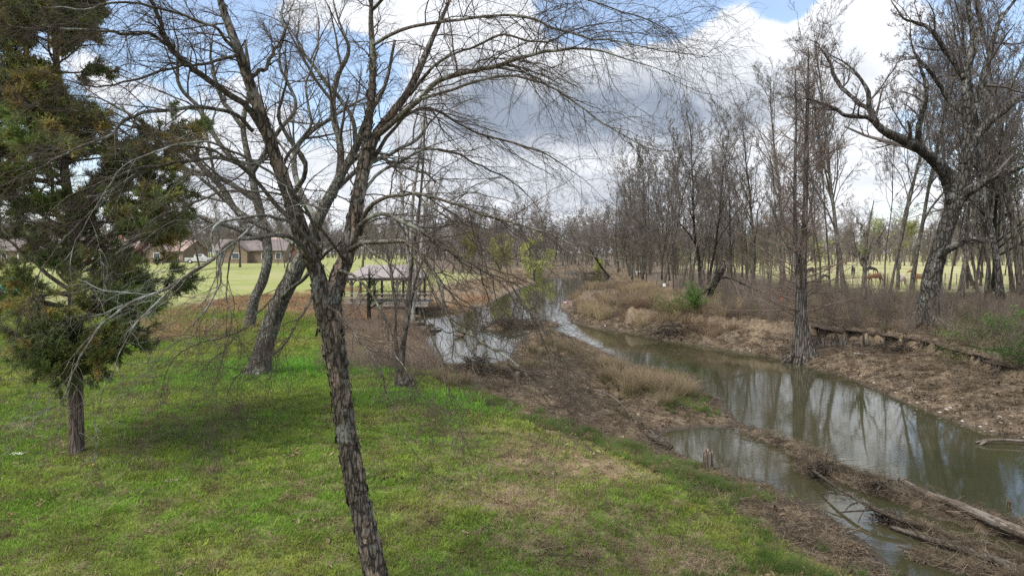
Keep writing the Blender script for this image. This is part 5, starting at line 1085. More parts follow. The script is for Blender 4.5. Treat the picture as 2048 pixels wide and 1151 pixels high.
# ------------------------------------------------------------------ driftwood, stumps, stones
def on_plane(rows, n=30):
    """rows (u, v, z, width px) -> world points with that height"""
    A = []
    for u, v, z, w_ in rows: q = PZ(u, v, z); A.append([q[0], q[1], z, w_ * q[1] / F / 2])
    S = smooth_line(np.array(A), n); return S[:, :3], np.maximum(S[:, 3], .004)
def log_fun(amp, seed):
    def f(pts, rr, th):
        N, K, _ = pts.shape; S = len(th); L = np.concatenate([np.zeros((N, 1)), np.cumsum(np.linalg.norm(np.diff(pts, axis=1), axis=2), 1)], 1); q = np.empty((N, K, S, 3))
        q[..., 0] = np.cos(th) * 2.6; q[..., 1] = np.sin(th) * 2.6; q[..., 2] = L[:, :, None] * .9 + seed; return rr * (1 + amp * fbm(q, 4, seed))
    return f
_q = PZ(2050, 1066, .24) - PZ(1800, 958, .18); LA = math.atan2(_q[1], _q[0])
M['log_dry'] = bark_mat('bleached_log', (.07, .055, .042), (.235, .19, .145), (.27, .25, .22), .4, 26, .05, .7, .012, along=LA)
M['log_wet'] = bark_mat('damp_log', (.03, .024, .018), (.12, .095, .07), (.18, .165, .14), .4, 26, .06, .7, .012, along=LA)
def log(name, label, cat, rows, mat, branches=(), amp=.14, sides=14, kids='branch', n=40):
    p, r = on_plane(rows, n); b0 = p[0].copy(); root = empty(name, b0); tag(root, label, cat); tb = TB(); tb.add(p - b0, r, sides, log_fun(amp, len(label))); obj('trunk', tb.mesh('trunk'), mat, root)
    for i, br in enumerate(branches):
        q, s = on_plane(br, 20); tb = TB(); tb.add(q - b0, s, 7, log_fun(amp, i + 3)); obj(kids, tb.mesh(kids), mat, root)
    return root
log('driftwood_log', 'long weathered log lying on the debris bar at the lower right', 'log', [(1800, 958, .18, 10), (1850, 985, .21, 14), (1910, 1008, .23, 18), (1980, 1038, .25, 22), (2050, 1066, .24, 24), (2140, 1100, .2, 22)], M['log_dry'])
log('driftwood_log', 'shorter half-sunk log below the long weathered log', 'log', [(1780, 1052, .05, 7), (1860, 1078, .09, 13), (1940, 1102, .10, 16), (2020, 1128, .10, 15), (2090, 1150, .05, 12)], M['log_wet'])
log('fallen_branch', 'forked fallen branch reaching over the near pool', 'branch', [(1622, 938, .18, 5), (1680, 978, .24, 6), (1740, 1012, .26, 8), (1800, 1038, .20, 9), (1850, 1052, .12, 9)], M['log_wet'],
    [[(1755, 1018, .22, 6), (1725, 1020, .20, 4), (1672, 1024, .12, 2.5)], [(1720, 1002, .24, 4), (1700, 1010, .30, 3), (1690, 1022, .22, 2)], [(1700, 990, .24, 4), (1660, 985, .2, 3), (1630, 990, .1, 2)], [(1735, 1010, .24, 3), (1722, 1030, .15, 2.5), (1716, 1045, .05, 2)]])
log('branch', 'thin pale branch lying at the right waterline', 'branch', [(1950, 884, .03, 4), (1975, 880, .10, 7), (2010, 879, .12, 5), (2060, 882, .12, 5), (2120, 886, .1, 3)], M['log_dry'], [[(1975, 880, .1, 7), (1962, 888, .02, 6), (1958, 892, -.05, 5)]])
log('wood_pole', 'straight pale pole lying on the mud of the right bank', 'pole', [(1864, 812, .08, 5), (1898, 820, .10, 6), (1934, 830, .08, 5)], M['log_dry'])
log('hollow_log', 'dark hollow log end at the corner of the near pool', 'log', [(1296, 868, .14, 12), (1318, 880, .16, 16), (1340, 893, .14, 14)], M['log_wet'], [[(1318, 878, .2, 5), (1290, 850, .35, 4), (1268, 832, .42, 3)]])
log('driftwood_log', 'thin bleached stick slanting across the mud of the bar', 'branch', [(1150, 770, .35, 3), (1220, 790, .4, 4), (1262, 830, .3, 3)], M['log_dry'])
log('floating_branch', 'dark branch lying in the left pond beside the pavilion', 'branch', [(815, 663, .08, 8), (840, 660, .12, 8), (862, 661, .08, 6), (882, 660, .03, 3)], M['log_wet'], [[(815, 668, .05, 6), (845, 668, .06, 5), (872, 668, .02, 3)]])
log('driftwood_log', 'pale log on the mud edge of the left pond under the pavilion', 'log', [(812, 650, .22, 8), (830, 648, .25, 9), (848, 646, .22, 7)], M['log_dry'], [[(812, 656, .2, 6), (840, 655, .18, 6)]])
log('leaning_dead_tree', 'dead trunk leaning left over the far water at the bend', 'tree', [(1219, 552, .6, 4.0), (1205, 540, 1.9, 3.6), (1190, 522, 3.9, 3.0), (1176, 500, 6.4, 2)], M['dark_bark']) if False else None
B = T(1219, 553)[1]
traced_tree('leaning_dead_tree', 'dead trunk leaning left over the far water at the bend', T(1219, 553), [(1219, 554, B, 5), (1208, 540, B, 4.5), (1196, 524, B, 4), (1184, 505, B, 3), (1178, 492, B, 2)], [[(1196, 524, B, 2.5), (1198, 508, B, 2), (1194, 498, B, 1)]], M['dark_bark'], M['wood_twig'], 41, [(4, .2, .98, R(25), R(60), .35, .5, .1, .1), (3, .2, .98, R(25), R(60), .5, .6, .1, 0)], pmin=.02)
gs = T(1412, 612); B = gs[1]
traced_tree('broken_snag', 'leaning broken snag wrapped in vines above the dense dark bush', gs, [(1410, 615, B, 12), (1420, 590, B, 13), (1430, 565, B, 15), (1442, 540, B, 17), (1447, 528, B, 12)],
    [[(1440, 545, B, 4), (1452, 530, B - .5, 3), (1448, 522, B - .6, 2)], [(1436, 555, B, 5), (1470, 560, B - 1, 4), (1530, 585, B - 2, 3), (1590, 600, B - 3, 2)], [(1428, 570, B, 4), (1400, 590, B - .6, 3), (1370, 600, B - 1, 2)]],
    M['dark_bark'], M['wood_twig'], 42, [(14, .1, .98, R(40), R(85), .5, .4, .16, -.2), (6, .15, .98, R(25), R(60), .6, .6, .16, -.1), (3, .2, .98, R(25), R(60), .6, .6, .14, 0)], trop=(0, 0, -.8), pmin=.005)
# post stumps
def stump(name, label, u, v, wpx, hpx, mat, seed, jag=.25):
    g = T(u, v); g[2] = max(g[2], -.02); s = g[1] / F; r = wpx * s / 2; h = hpx * s; rg = np.random.default_rng(seed); S = 18; z = np.array([-.15, 0, h * .3, h * .6, h * .85, h, h * .93, h * .80]); k = np.array([1.1, 1.08, 1.0, .98, 1.0, .93, .55, .0])
    V = []
    for zi, ki in zip(z, k):
        for j in range(S):
            t = 2 * np.pi * j / S; n = vnoise(np.array([[np.cos(t) * 2.2, np.sin(t) * 2.2, zi * 2 + seed]]), 3)[0]; top = zi >= h * .8
            V.append([np.cos(t) * r * ki * (1 + .16 * n), np.sin(t) * r * ki * (1 + .16 * n), zi + (jag * r * 2 * vnoise(np.array([[np.cos(t) * 3, np.sin(t) * 3, seed]]), 8)[0] if top else 0)])
    n = len(z); q = [[i * S + j, i * S + (j + 1) % S, (i + 1) * S + (j + 1) % S, (i + 1) * S + j] for i in range(n - 1) for j in range(S)]
    o = obj(name, mesh_np(name, np.array(V), np.array(q)), mat, None, g); tag(o, label, 'stump'); return o
stump('wooden_stump', 'weathered grey post stump standing at the edge of the near pool', 1416, 938, 20, 38, M['dead_wood'], 4)
stump('small_stump', 'small pale cut stump among the sedge below the bar', 1145, 808, 11, 18, M['dead_wood'], 5)
stump('small_stump', 'short tan stub at the mud foot of the left pond', 1034, 768, 11, 24, M['dead_wood'], 6)
stump('small_stump', 'tiny pale block standing behind the long weathered log', 2018, 1016, 10, 16, M['dead_wood'], 8, .05)
def stone(label, u, v, wpx, mat, seed, name='flat_stone', sq=1.0):
    g = T(u, v); g[2] = max(g[2], 0); o = obj(name, stone_mesh(np.random.default_rng(seed), wpx * g[1] / F / 2), mat, None, g); o.rotation_euler = (.05, .08, seed); o.scale = (1, 1, sq); tag(o, label, 'stone'); return o
M['stone'] = flat_mat('tan_stone', (.40, .33, .25), .9, .3, 12); M['pstone'] = flat_mat('pale_stone', (.50, .46, .40), .9, .25, 12)
stone('flat tan stone bedded in the lawn near the lower left', 344, 962, 30, M['stone'], 1, sq=.35)
stone('flat pale slab on the right bank below the cypress knees', 1717, 707, 16, M['pstone'], 2, sq=.5)
stone('pale stone at the corner of the left pond', 877, 727, 13, M['pstone'], 3)
for i, (u, v, w_) in enumerate([(1700, 746, 5), (1722, 752, 6), (1748, 765, 6), (1790, 786, 6), (1835, 806, 7), (1880, 824, 8), (1925, 842, 8), (1960, 853, 7), (1985, 862, 8), (1600, 722, 5), (1500, 702, 5), (1210, 652, 5), (1300, 668, 5)]):
    stone('pale stone among the rubble at the right waterline', u, v, w_, M['pstone'], 20 + i, 'stone')['group'] = 'pale stones along the right waterline'
# drift piles and gnarled roots
def drift_pile(label, u, v, rad, h, n, seed, cols=((.08, .05, .035), (.26, .18, .12)), name='driftwood_pile', cat='driftwood'):
    g = T(u, v); g[2] = max(g[2], 0); rg = np.random.default_rng(seed); tb = TB(); st = np.stack([rg.normal(0, rad * .5, n), rg.normal(0, rad * .35, n), np.zeros(n)], 1); st[:, 2] = h * np.exp(-(st[:, 0] / rad) ** 2) * rg.random(n)
    d = rg.normal(0, 1, (n, 3)); d[:, 2] *= .4; L = rg.uniform(.3, 1.1, n) * rad; rr = rg.uniform(.008, .03, n) * (rad ** .5)
    a, b = grow(st, d, L, rr, rr * .4, 6, .15, (0, 0, -.3), rg); a[..., 2] = np.maximum(a[..., 2], -.05); tb.add(a, b, 5); s, d, L, r2 = spawn(a, b, 3, .2, .95, R(30), R(70), rg, .5, .5, 0, .1); a, b = grow(s, d, L, r2, r2 * .4, 4, .15, (0, 0, -.2), rg); tb.add(a, b, 3)
    me = tb.mesh(name); nv = len(me.vertices); o = obj(name, me, M['wet_wood'], None, g); tag(o, label, cat); return o
drift_pile('tangled dark driftwood pile damming the channel beside the left pond', 1018, 655, 1.6, .65, 170, 1)
drift_pile('low reddish driftwood pile reaching toward the main channel', 1078, 655, 1.2, .4, 110, 2)
drift_pile('upturned root clump at the near edge of the left pond', 952, 745, .7, .6, 130, 3, name='root_clump')
drift_pile('dark root tangle in the mud right of the left pond', 1045, 755, .8, .28, 90, 4, name='root_tangle')
drift_pile('gnarled exposed roots on the right bank below the dark bush', 1355, 668, 1.5, .6, 120, 5, name='root_tangle')
drift_pile('brush heap at the far bend on the water edge', 1190, 553, 3.0, 1.2, 120, 6)
drift_pile('knot of sticks at the elbow of the debris line', 1645, 948, .38, .22, 120, 7)
drift_pile('small stick heap halfway along the debris line', 1760, 985, .32, .16, 90, 8)
drift_pile('twiggy heap caught on the half-sunk log', 1775, 1042, .28, .14, 80, 9)
drift_pile('roots sticking out of the cut bank right of the knees', 1800, 700, 1.1, .35, 70, 10, name='root_tangle')

# ------------------------------------------------------------------ pavilion on the left bank
M['roof'] = flat_mat('pavilion_roof', (.27, .24, .23), .8, .15, 3); M['deck'] = flat_mat('deck_timber', (.26, .23, .20), .85, .25, 4); M['post'] = flat_mat('post_timber', (.10, .085, .07), .9, .3, 5)
D = 54.0; c = P(770, 553, D); pav = empty('pavilion', (c[0], D + 1.8, 0)); tag(pav, 'open timber pavilion with a pale hipped roof on posts at the left pond', 'pavilion')
hw, hd = 3.1, 1.9; ze, zt_, zd = 3.12, 4.05, 1.05
V = np.array([[-hw, -hd, ze], [hw, -hd, ze], [hw, hd, ze], [-hw, hd, ze], [-hw + 1.3, 0, zt_], [hw - 1.3, 0, zt_]]); V2 = V - [0, 0, .10]
rf = np.vstack([V, V2]); me = bpy.data.meshes.new('roof'); me.from_pydata(rf.tolist(), [], [[0, 1, 5, 4], [2, 3, 4, 5], [1, 2, 5], [3, 0, 4], [7, 6, 10, 11], [9, 8, 11, 10], [8, 7, 11], [6, 9, 10], [0, 6, 7, 1], [1, 7, 8, 2], [2, 8, 9, 3], [3, 9, 6, 0]]); obj('roof', me, M['roof'], pav)
obj('fascia', box_mesh('fascia', (0, -hd + .12, ze - .2), (hw - .1, .04, .09)), M['post'], pav)
obj('fascia', box_mesh('fascia', (0, hd - .12, ze - .2), (hw - .1, .04, .09)), M['post'], pav)
for i in range(14): obj('deck_board', box_mesh('deck_board', (0, -hd + .1 + i * .28, zd + .002 * (i % 2)), (hw + .35, .125, .035)), M['deck'], pav)
obj('deck_beam', box_mesh('deck_beam', (0, -hd + .04, zd - .17), (hw + .3, .05, .12)), M['deck'], pav)
for sx in (-2.7, -.9, .9, 2.7):
    for sy in (-1.6, 1.6): obj('post', box_mesh('post', (sx, sy, 1.45), (.085, .085, 1.6)), M['post'], pav)
for zr in (1.45, 1.78):
    for sy in (-1.72, 1.72): obj('rail', box_mesh('rail', (0, sy, zr), (hw + .2, .03, .05)), M['deck'], pav)
for i in range(4):                                         # curved braces at the post heads
    sx = (-2.7, -.9, .9, 2.7)[i]
    for s in (-1, 1):
        tb = TB(); q = np.array([[sx + s * .09, -1.6, 2.45], [sx + s * .25, -1.6, 2.75], [sx + s * .6, -1.6, 2.9]]); tb.add(smooth_line(q, 6), np.full(6, .05), 6); obj('brace', tb.mesh('brace'), M['post'], pav)
# long low jetty rail to its left and the stick fence
# ------------------------------------------------------------------ houses on the left
M['brick'] = flat_mat('tan_brick', (.22, .165, .125), .9, .2, 2); M['redbrick'] = flat_mat('red_brick', (.36, .17, .12), .9, .2, 2); M['shingle'] = flat_mat('grey_shingle', (.17, .14, .13), .9, .2, 1); M['pinkroof'] = flat_mat('pinkish_roof', (.30, .22, .19), .9, .15, 1)
M['white'] = flat_mat('white_paint', (.74, .73, .70), .5, .06, 2); M['glass'] = flat_mat('window_glass', (.06, .075, .09), .15, .1, 2, spec=.6); M['door'] = flat_mat('garage_door', (.62, .60, .56), .6, .1, 2)
def house(label, u, v, d, W, Dp, hwall, hroof, wall, roof, rz, gable, seed, door=True):
    x = (u - CU) / F * d; z = H1(x, d); h = empty('house', (x, d, z), rz); tag(h, label, 'house')
    V = [[-W, -Dp, -.5], [W, -Dp, -.5], [W, Dp, -.5], [-W, Dp, -.5], [-W, -Dp, hwall], [W, -Dp, hwall], [W, Dp, hwall], [-W, Dp, hwall], [-W, 0, hwall + hroof - .12], [W, 0, hwall + hroof - .12]]
    me = bpy.data.meshes.new('wall'); me.from_pydata(V, [], [[0, 1, 5, 4], [2, 3, 7, 6], [1, 2, 6, 9, 5], [3, 0, 4, 8, 7]]); obj('wall', me, wall, h)
    o_ = .5; V = []
    for k in (0, .12): V += [[-W - o_, -Dp - o_, hwall - .15 + k], [W + o_, -Dp - o_, hwall - .15 + k], [W + o_, 0, hwall + hroof + k], [-W - o_, 0, hwall + hroof + k], [W + o_, Dp + o_, hwall - .15 + k], [-W - o_, Dp + o_, hwall - .15 + k]]
    me = bpy.data.meshes.new('roof'); me.from_pydata(V, [], [[0, 1, 2, 3], [3, 2, 4, 5], [6, 9, 8, 7], [9, 11, 10, 8], [0, 6, 7, 1], [5, 4, 10, 11], [1, 7, 8, 2], [2, 8, 10, 4], [0, 3, 9, 6], [3, 5, 11, 9]]); rf = obj('roof', me, roof, h)
    obj('chimney', box_mesh('chimney', (W * .4, .6, hwall + hroof + .1), (.35, .35, .8)), wall, rf)
    if gable:                                             # front gable wing
        gw = W * .33; gx = gable * W; y0 = -Dp - 2.2; V = [[gx - gw, y0, -.5], [gx + gw, y0, -.5], [gx + gw, y0, hwall], [gx, y0, hwall + gw * .75], [gx - gw, y0, hwall], [gx - gw, -Dp + .05, -.5], [gx - gw, -Dp + .05, hwall], [gx + gw, -Dp + .05, -.5], [gx + gw, -Dp + .05, hwall]]
        me = bpy.data.meshes.new('gable'); me.from_pydata(V, [], [[0, 1, 2, 3, 4], [5, 0, 4, 6], [1, 7, 8, 2]]); gb = obj('gable', me, wall, h)
        V = [[gx - gw - .4, y0 - .4, hwall - .3], [gx, y0 - .4, hwall + gw * .75 + .05], [gx + gw + .4, y0 - .4, hwall - .3], [gx - gw - .4, -.3, hwall - .3], [gx, -.3, hwall + gw * .75 + .05], [gx + gw + .4, -.3, hwall - .3]]
        V += [[a, b, c_ + .14] for a, b, c_ in V]; me = bpy.data.meshes.new('gable_roof'); me.from_pydata(V, [], [[0, 1, 4, 3], [1, 2, 5, 4], [6, 9, 10, 7], [7, 10, 11, 8], [0, 6, 7, 1], [1, 7, 8, 2], [2, 8, 11, 5], [0, 3, 9, 6]]); obj('roof', me, roof, gb)
        w_ = obj('window', box_mesh('window', (gx, y0 - .04, 1.5), (.75, .05, .65)), M['white'], gb); obj('pane', box_mesh('pane', (gx, y0 - .10, 1.5), (.65, .02, .55)), M['glass'], gb)
    for k, wx in enumerate(np.linspace(-.82, .82, 5)):
        if gable and abs(wx - gable) < .36: continue
        if k == 2 and door:
            dr_ = obj('door', box_mesh('door', (wx * W, -Dp - .04, .9), (1.25 if seed % 2 else .5, .05, 1.05)), M['door'], h); obj('handle', box_mesh('handle', (wx * W + .3, -Dp - .12, .9), (.05, .03, .05)), M['glass'], dr_); continue
        w_ = obj('window', box_mesh('window', (wx * W, -Dp - .04, 1.5), (.6, .05, .7)), M['white'], h); obj('pane', box_mesh('pane', (wx * W, -Dp - .10, 1.5), (.5, .02, .6)), M['glass'], w_)
    return h
house('tan brick house with a white-trimmed gable seen through the fork of the branches', 512, 525, 150, 7.0, 4.5, 2.7, 2.3, M['brick'], M['shingle'], .12, -.35, 1)
house('low house with a pinkish roof half hidden by the cedar', 330, 525, 152, 7.5, 4.5, 2.6, 2.2, M['brick'], M['pinkroof'], -.15, .4, 2)
house('red brick house with a pinkish roof behind the cedar, left of the low one', 215, 528, 148, 7.5, 4.5, 2.6, 2.4, M['redbrick'], M['pinkroof'], .05, 0, 3)
house('grey-roofed house far left behind the cedar', 70, 530, 150, 8, 4.5, 2.6, 2.4, M['brick'], M['shingle'], 0, .5, 4)
house('small red-roofed house standing farther back above the tan brick one', 545, 500, 190, 6, 4.5, 4.2, 2.6, M['redbrick'], M['pinkroof'], -.2, 0, 5)
# white pickup and its neighbour, teal bin
M['paintw'] = flat_mat('white_car_paint', (.55, .55, .55), .3, .03, 1, spec=.6); M['tyre'] = flat_mat('tyre_rubber', (.03, .03, .03), .8, .1, 5); M['teal'] = flat_mat('teal_paint', (.12, .38, .36), .6, .15, 3)
def pickup(label, u, d, rz, s=1.0):
    x = (u - CU) / F * d; c = empty('pickup_truck', (x, d, H1(x, d) + .02), rz); tag(c, label, 'truck')
    prof = [(-2.7, .45), (-2.7, 1.15), (-1.0, 1.18), (-.85, 1.85), (.55, 1.88), (1.2, 1.25), (2.5, 1.12), (2.7, .8), (2.7, .45)]; n = len(prof)
    V = [[a, sy * .9 * (1 if b < 1.3 else .86), b] for sy in (-1, 1) for a, b in prof]; me = bpy.data.meshes.new('body'); me.from_pydata(V, [], [list(range(n))[::-1], list(range(n, 2 * n))] + [[i, (i + 1) % n, n + (i + 1) % n, n + i] for i in range(n)]); obj('body', me, M['paintw'], c)
    for sy in (-1, 1): obj('window', box_mesh('window', (-.1, sy * .84, 1.55), (.6, .02, .2)), M['glass'], c)
    for sx in (-1.7, 1.75):
        for sy in (-.82, .82):
            tb = TB(); tb.add(np.array([[sx, sy - .12, .38], [sx, sy + .12, .38]]), np.array([.38, .38]), 14); wl = obj('wheel', tb.mesh('tyre', False), M['tyre'], c); tb = TB(); tb.add(np.array([[sx, sy - .14, .38], [sx, sy + .14, .38]]), np.array([.2, .2]), 10); obj('rim', tb.mesh('rim', False), M['white'], wl)
pickup('white pickup truck parked before the pink-roofed house', 400, 138, .3)
x = (16 - CU) / F * 62; bn = empty('teal_bin', (x, 62, H1(x, 62)), .2); tag(bn, 'teal metal container glimpsed behind the cedar at the left edge', 'container')
obj('body', box_mesh('body', (0, 0, .75), (.95, .6, .75)), M['teal'], bn); obj('lid', box_mesh('lid', (0, 0, 1.55), (1.0, .65, .045)), M['tyre'], bn)
for sx in (-.6, 0, .6): obj('rib', box_mesh('rib', (sx, -.63, .75), (.05, .04, .7)), M['teal'], bn)

# ------------------------------------------------------------------ pasture fence, animals
M['fpost'] = flat_mat('fence_post', (.20, .17, .14), .9, .3, 4); M['wire'] = flat_mat('fence_wire', (.35, .34, .33), .5, .1, 4, metallic=.5)
fp = np.array([[ (u - CU) / F * d, d] for u, d in zip(np.linspace(1290, 2330, 46), 74 + 3 * np.sin(np.linspace(0, 3, 46)))]); fz = height(fp[:, 0], fp[:, 1])
fe = empty('pasture_fence', (*fp[0], fz[0])); tag(fe, 'wire fence on thin wooden posts along the near side of the pasture', 'fence')
for i in range(46):
    b = fp[i]; tb = TB(); q = np.array([[0, 0, -.3], [0, 0, .7], [.02 * (i % 3 - 1), 0, 1.3]]) + [b[0] - fp[0][0], b[1] - fp[0][1], fz[i] - fz[0]]; tb.add(q, np.array([.05, .048, .045]), 7); obj('post', tb.mesh('post'), M['fpost'], fe)
for h in (.35, .7, 1.05, 1.22):
    tb = TB(); tb.add(np.stack([fp[:, 0] - fp[0][0], fp[:, 1] - fp[0][1] - .06, fz - fz[0] + h], 1), np.full(46, .006), 3); obj('wire', tb.mesh('wire'), M['wire'], fe)
def skinned(name, verts, edges, rad, mat, parent, root=0, sub=2):
    me = bpy.data.meshes.new(name); me.from_pydata([tuple(v) for v in verts], edges, []); o = obj(name, me, mat, parent); md = o.modifiers.new('skin', 'SKIN')
    me.skin_vertices[0] if len(me.skin_vertices) else None
    for i, r_ in enumerate(rad):
        r_ = r_ if isinstance(r_, tuple) else (r_, r_); me.skin_vertices[0].data[i].radius = r_
    me.skin_vertices[0].data[root].use_root = True; s = o.modifiers.new('sub', 'SUBSURF'); s.levels = sub; s.render_levels = sub
    me.polygons.foreach_set('use_smooth', []) if False else None; md.use_smooth_shade = True; return o
def quadruped(label, u, v, rz, mat, mane, horse=True, graze=True, scale=1.0, name='horse', cat='horse', d=None):
    if d: x = (u - CU) / F * d; g = np.array([x, d, H1(x, d)])
    else: g = T(u, v)
    root = empty(name, g, rz); root.scale = (scale,) * 3; tag(root, label, cat)
    # +X is forward; body 0..3, neck/head 4..7
    V = [(-.62, 0, 1.22), (-.2, 0, 1.14), (.3, 0, 1.14), (.68, 0, 1.22)]; Rr = [(.27, .25), (.27, .31), (.26, .30), (.22, .26)]
    if graze: V += [(.98, 0, .98), (1.22, 0, .62), (1.30, 0, .34), (1.42, 0, .10)]
    else: V += [(.92, 0, 1.50), (1.08, 0, 1.78), (1.28, 0, 1.72), (1.52, 0, 1.55)]
    Rr += [.17, .12, .125, .07]; E = [(0, 1), (1, 2), (2, 3), (3, 4), (4, 5), (5, 6), (6, 7)]
    def leg(at, pts, rr):
        k = at
        for q, r_ in zip(pts, rr): V.append(q); Rr.append(r_); E.append((k, len(V) - 1)); k = len(V) - 1
    for s, ph in ((-1, .10), (1, -.08)):
        leg(3, [(.62, s * .17, .85), (.64 + ph, s * .17, .50), (.62 + ph, s * .17, .12), (.67 + ph, s * .17, .03)], [.10, .06, .042, .06])
        leg(0, [(-.55, s * .18, .90), (-.80 + ph, s * .18, .55), (-.72 + ph, s * .18, .12), (-.67 + ph, s * .18, .03)], [.13, .065, .045, .06])
    for s in (-1, 1): V.append((V[6][0] - .06, s * .09, V[6][2] + .16 if not graze else V[6][2] + .1)); Rr.append(.03); E.append((6, len(V) - 1))
    skinned('body', V, E, Rr, mat, root, 1)
    tb = TB(); tb.add(smooth_line(np.array([(-.86, 0, 1.28), (-1.0, 0, 1.05), (-1.0, 0, .75), (-.96, 0, .45)]), 8), np.array([.05, .07, .08, .08, .075, .06, .04, .015]), 7); obj('tail', tb.mesh('tail'), mane, root)
    if horse:
        q = np.array([(.62, 0, 1.46), (.92, 0, 1.16), (1.16, 0, .82), (1.24, 0, .56)]) if graze else np.array([(.62, 0, 1.48), (.8, 0, 1.66), (.95, 0, 1.88), (1.1, 0, 1.92)])
        tb = TB(); tb.add(smooth_line(q, 8), np.full(8, .05), 6); obj('mane', tb.mesh('mane'), mane, root)
    else:
        tb = TB()
        for s in (-1, 1):
            c0 = np.array(V[6]); tb.add(smooth_line(np.array([c0 + [0, s * .08, .1], c0 + [0, s * .2, .16], c0 + [.05, s * .24, .28]]), 5), np.array([.03, .027, .02, .015, .008]), 5)
        obj('horns', tb.mesh('horns'), mane, root)
    return root
M['sorrel'] = flat_mat('sorrel_coat', (.15, .062, .032), .6, .15, 3); M['tan'] = flat_mat('tan_coat', (.22, .13, .07), .6, .15, 3); M['black'] = flat_mat('black_coat', (.03, .028, .03), .6, .2, 3); M['pale'] = flat_mat('pale_coat', (.52, .44, .38), .6, .25, 1.2); M['dmane'] = flat_mat('dark_mane', (.10, .05, .03), .8, .2, 6)
quadruped('sorrel brown horse standing in the pasture facing left, head lowered', 1751, 572, math.pi * 1.02, M['sorrel'], M['sorrel'], True, True, .95)
quadruped('pale horse with white patches half hidden by a trunk', 1803, 578, math.pi * 1.25, M['pale'], M['dmane'], True, True, .9)
quadruped('tan horse left of the big oak trunk', 1843, 574, math.pi * .95, M['tan'], M['tan'], True, False, .95)
quadruped('black cow walking right behind the sorrel horse', 1742, 549, .1, M['black'], M['black'], False, True, 1.0, 'cow', 'cow')
quadruped('black cow left of the thick straight trunk', 1706, 552, 1.2, M['black'], M['black'], False, False, .95, 'cow', 'cow')
quadruped('black cow farther left, just right of the flared cypress', 1621, 552, 1.7, M['black'], M['black'], False, True, 1.0, 'cow', 'cow')
quadruped('small dark calf nearer the fence right of the cypress', 1650, 561, .3, M['black'], M['black'], False, True, .6, 'calf', 'calf')
# geese on the left pond
M['goose'] = flat_mat('goose_brown', (.12, .09, .07), .7, .3, 20); M['gblack'] = flat_mat('goose_black', (.015, .014, .013), .6, .1, 10)
def goose(label, u, v, rz, s=1.0):
    q = PZ(u, v, 0); root = empty('goose', (q[0], q[1], 0), rz); root.scale = (s,) * 3; tag(root, label, 'goose')
    skinned('body', [(-.38, 0, .16), (-.2, 0, .10), (0, 0, .09), (.2, 0, .10)], [(0, 1), (1, 2), (2, 3)], [.03, .10, .14, .09], M['goose'], root, 1)
    tb = TB(); tb.add(smooth_line(np.array([(.18, 0, .14), (.27, 0, .26), (.27, 0, .42), (.33, 0, .47), (.43, 0, .45)]), 10), np.array([.06, .045, .035, .03, .03, .034, .042, .042, .03, .012]), 8); obj('neck', tb.mesh('neck'), M['gblack'], root)
goose('dark goose swimming on the left pond', 922, 674, 0, 1.15); goose('second smaller goose farther right on the left pond', 960, 684, 2.6, .9); goose('tiny far goose on the upper water of the left pond', 1066, 616, .4, 1.0)

# ------------------------------------------------------------------ small things
be = empty('stone_bench', T(1278, 549)); tag(be, 'small white bench on the grass at the river bend', 'bench')
obj('seat', box_mesh('seat', (0, 0, .55), (.75, .25, .08)), M['white'], be)
for s in (-.45, .45): obj('leg', box_mesh('leg', (s, 0, .23), (.12, .2, .24)), M['white'], be)
tr = [o for o in bpy.data.objects if o.get('label', '').startswith('bare tree carrying a small white')][0]; q = tr.location
o = obj('white_notice', box_mesh('white_notice', (0, 0, 0), (.12, .012, .14)), M['white'], None, (q[0], q[1] - .42, P(1327, 569, q[1])[2])); tag(o, 'small white notice fixed to a bare trunk left of the dark bush', 'notice')
M['orange'] = flat_mat('orange_ribbon', (.65, .16, .04), .6, .1, 5); M['pink'] = flat_mat('pink_plastic', (.62, .35, .45), .5, .2, 9); M['yellow'] = flat_mat('dandelion_yellow', (.75, .50, .02), .6, .1, 20); M['paper'] = flat_mat('white_paper', (.72, .70, .66), .8, .1, 10); M['stem'] = flat_mat('flower_stem', (.10, .18, .04), .7, .1, 10)
g = P(1563, 598, T(1566, 612)[1] - .5); tb = TB(); tb.add(smooth_line(np.array([[0, 0, .22], [.06, .02, .1], [.02, 0, -.05], [.09, .02, -.2]]), 8), np.full(8, .045), 6); o = obj('orange_ribbon', tb.mesh('orange_ribbon'), M['orange'], None, g); tag(o, 'bright orange marker ribbon hanging in the brush left of the flared cypress', 'ribbon')
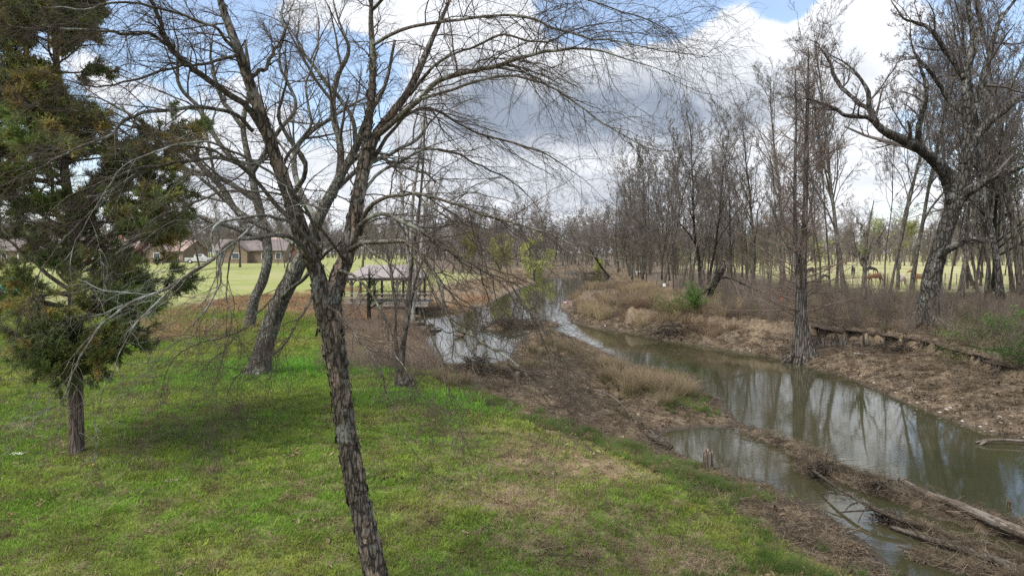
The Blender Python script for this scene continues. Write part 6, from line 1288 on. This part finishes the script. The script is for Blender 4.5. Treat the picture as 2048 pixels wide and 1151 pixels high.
def crumple(name, label, cat, u, v, w_, mat, h=.25, seed=1):
    g = T(u, v); g[2] = max(g[2], 0); s = w_ * g[1] / F / 2; n = 7; gx, gy = np.meshgrid(np.linspace(-1, 1, n), np.linspace(-1, 1, n), indexing='ij'); V = np.stack([gx * s, gy * s * .7, s * h * (1 + vnoise(np.stack([gx * 2.1, gy * 2.1, gx * 0 + seed], -1), 5)) + .02], -1).reshape(-1, 3)
    q = np.array([[i * n + j, (i + 1) * n + j, (i + 1) * n + j + 1, i * n + j + 1] for i in range(n - 1) for j in range(n - 1)]); o = obj(name, mesh_np(name, V, q, False), mat, None, g); tag(o, label, cat); sm = o.modifiers.new('thickness', 'SOLIDIFY'); sm.thickness = .006
crumple('paper_scrap', 'white paper scrap on the grass left of the cedar trunk', 'litter', 37, 911, 24, M['paper'], .15)
crumple('plastic_scrap', 'pinkish plastic scrap on the mud at the river bend', 'litter', 1131, 607, 12, M['pink'], .4, 3)
crumple('white_scrap', 'small white scrap at the foot of the stout leaning tree', 'litter', 494, 716, 9, M['paper'], .4, 4)
for i, (u, v) in enumerate([(188, 938), (284, 930), (140, 1010)]):
    g = T(u, v); root = empty('dandelion', g); tag(root, ['yellow dandelion on the lawn right of the cedar trunk', 'small yellow dandelion farther right on the lawn', 'lone yellow dandelion low on the left lawn'][i], 'flower'); s = [1.5, .8, .8][i]
    tb = TB(); tb.add(np.array([[0, 0, 0], [0, 0, .05], [.004, 0, .075]]), np.array([.003, .003, .003]), 5); obj('stem', tb.mesh('stem'), M['stem'], root)
    a = np.linspace(0, 2 * np.pi, 25)[:-1]; V = [[.004, 0, .085]]; Fq = []
    for k, t in enumerate(a): rr_ = .02 * s * (1 if k % 2 else .8); V += [[.004 + np.cos(t) * rr_, np.sin(t) * rr_, .08 + .006 * (k % 3)], [.004 + np.cos(t + .2) * rr_, np.sin(t + .2) * rr_, .078]]; Fq.append([0, 1 + 2 * k, 2 + 2 * k])
    obj('flower_head', mesh_np('flower_head', np.array(V), np.array(Fq), False), M['yellow'], root)
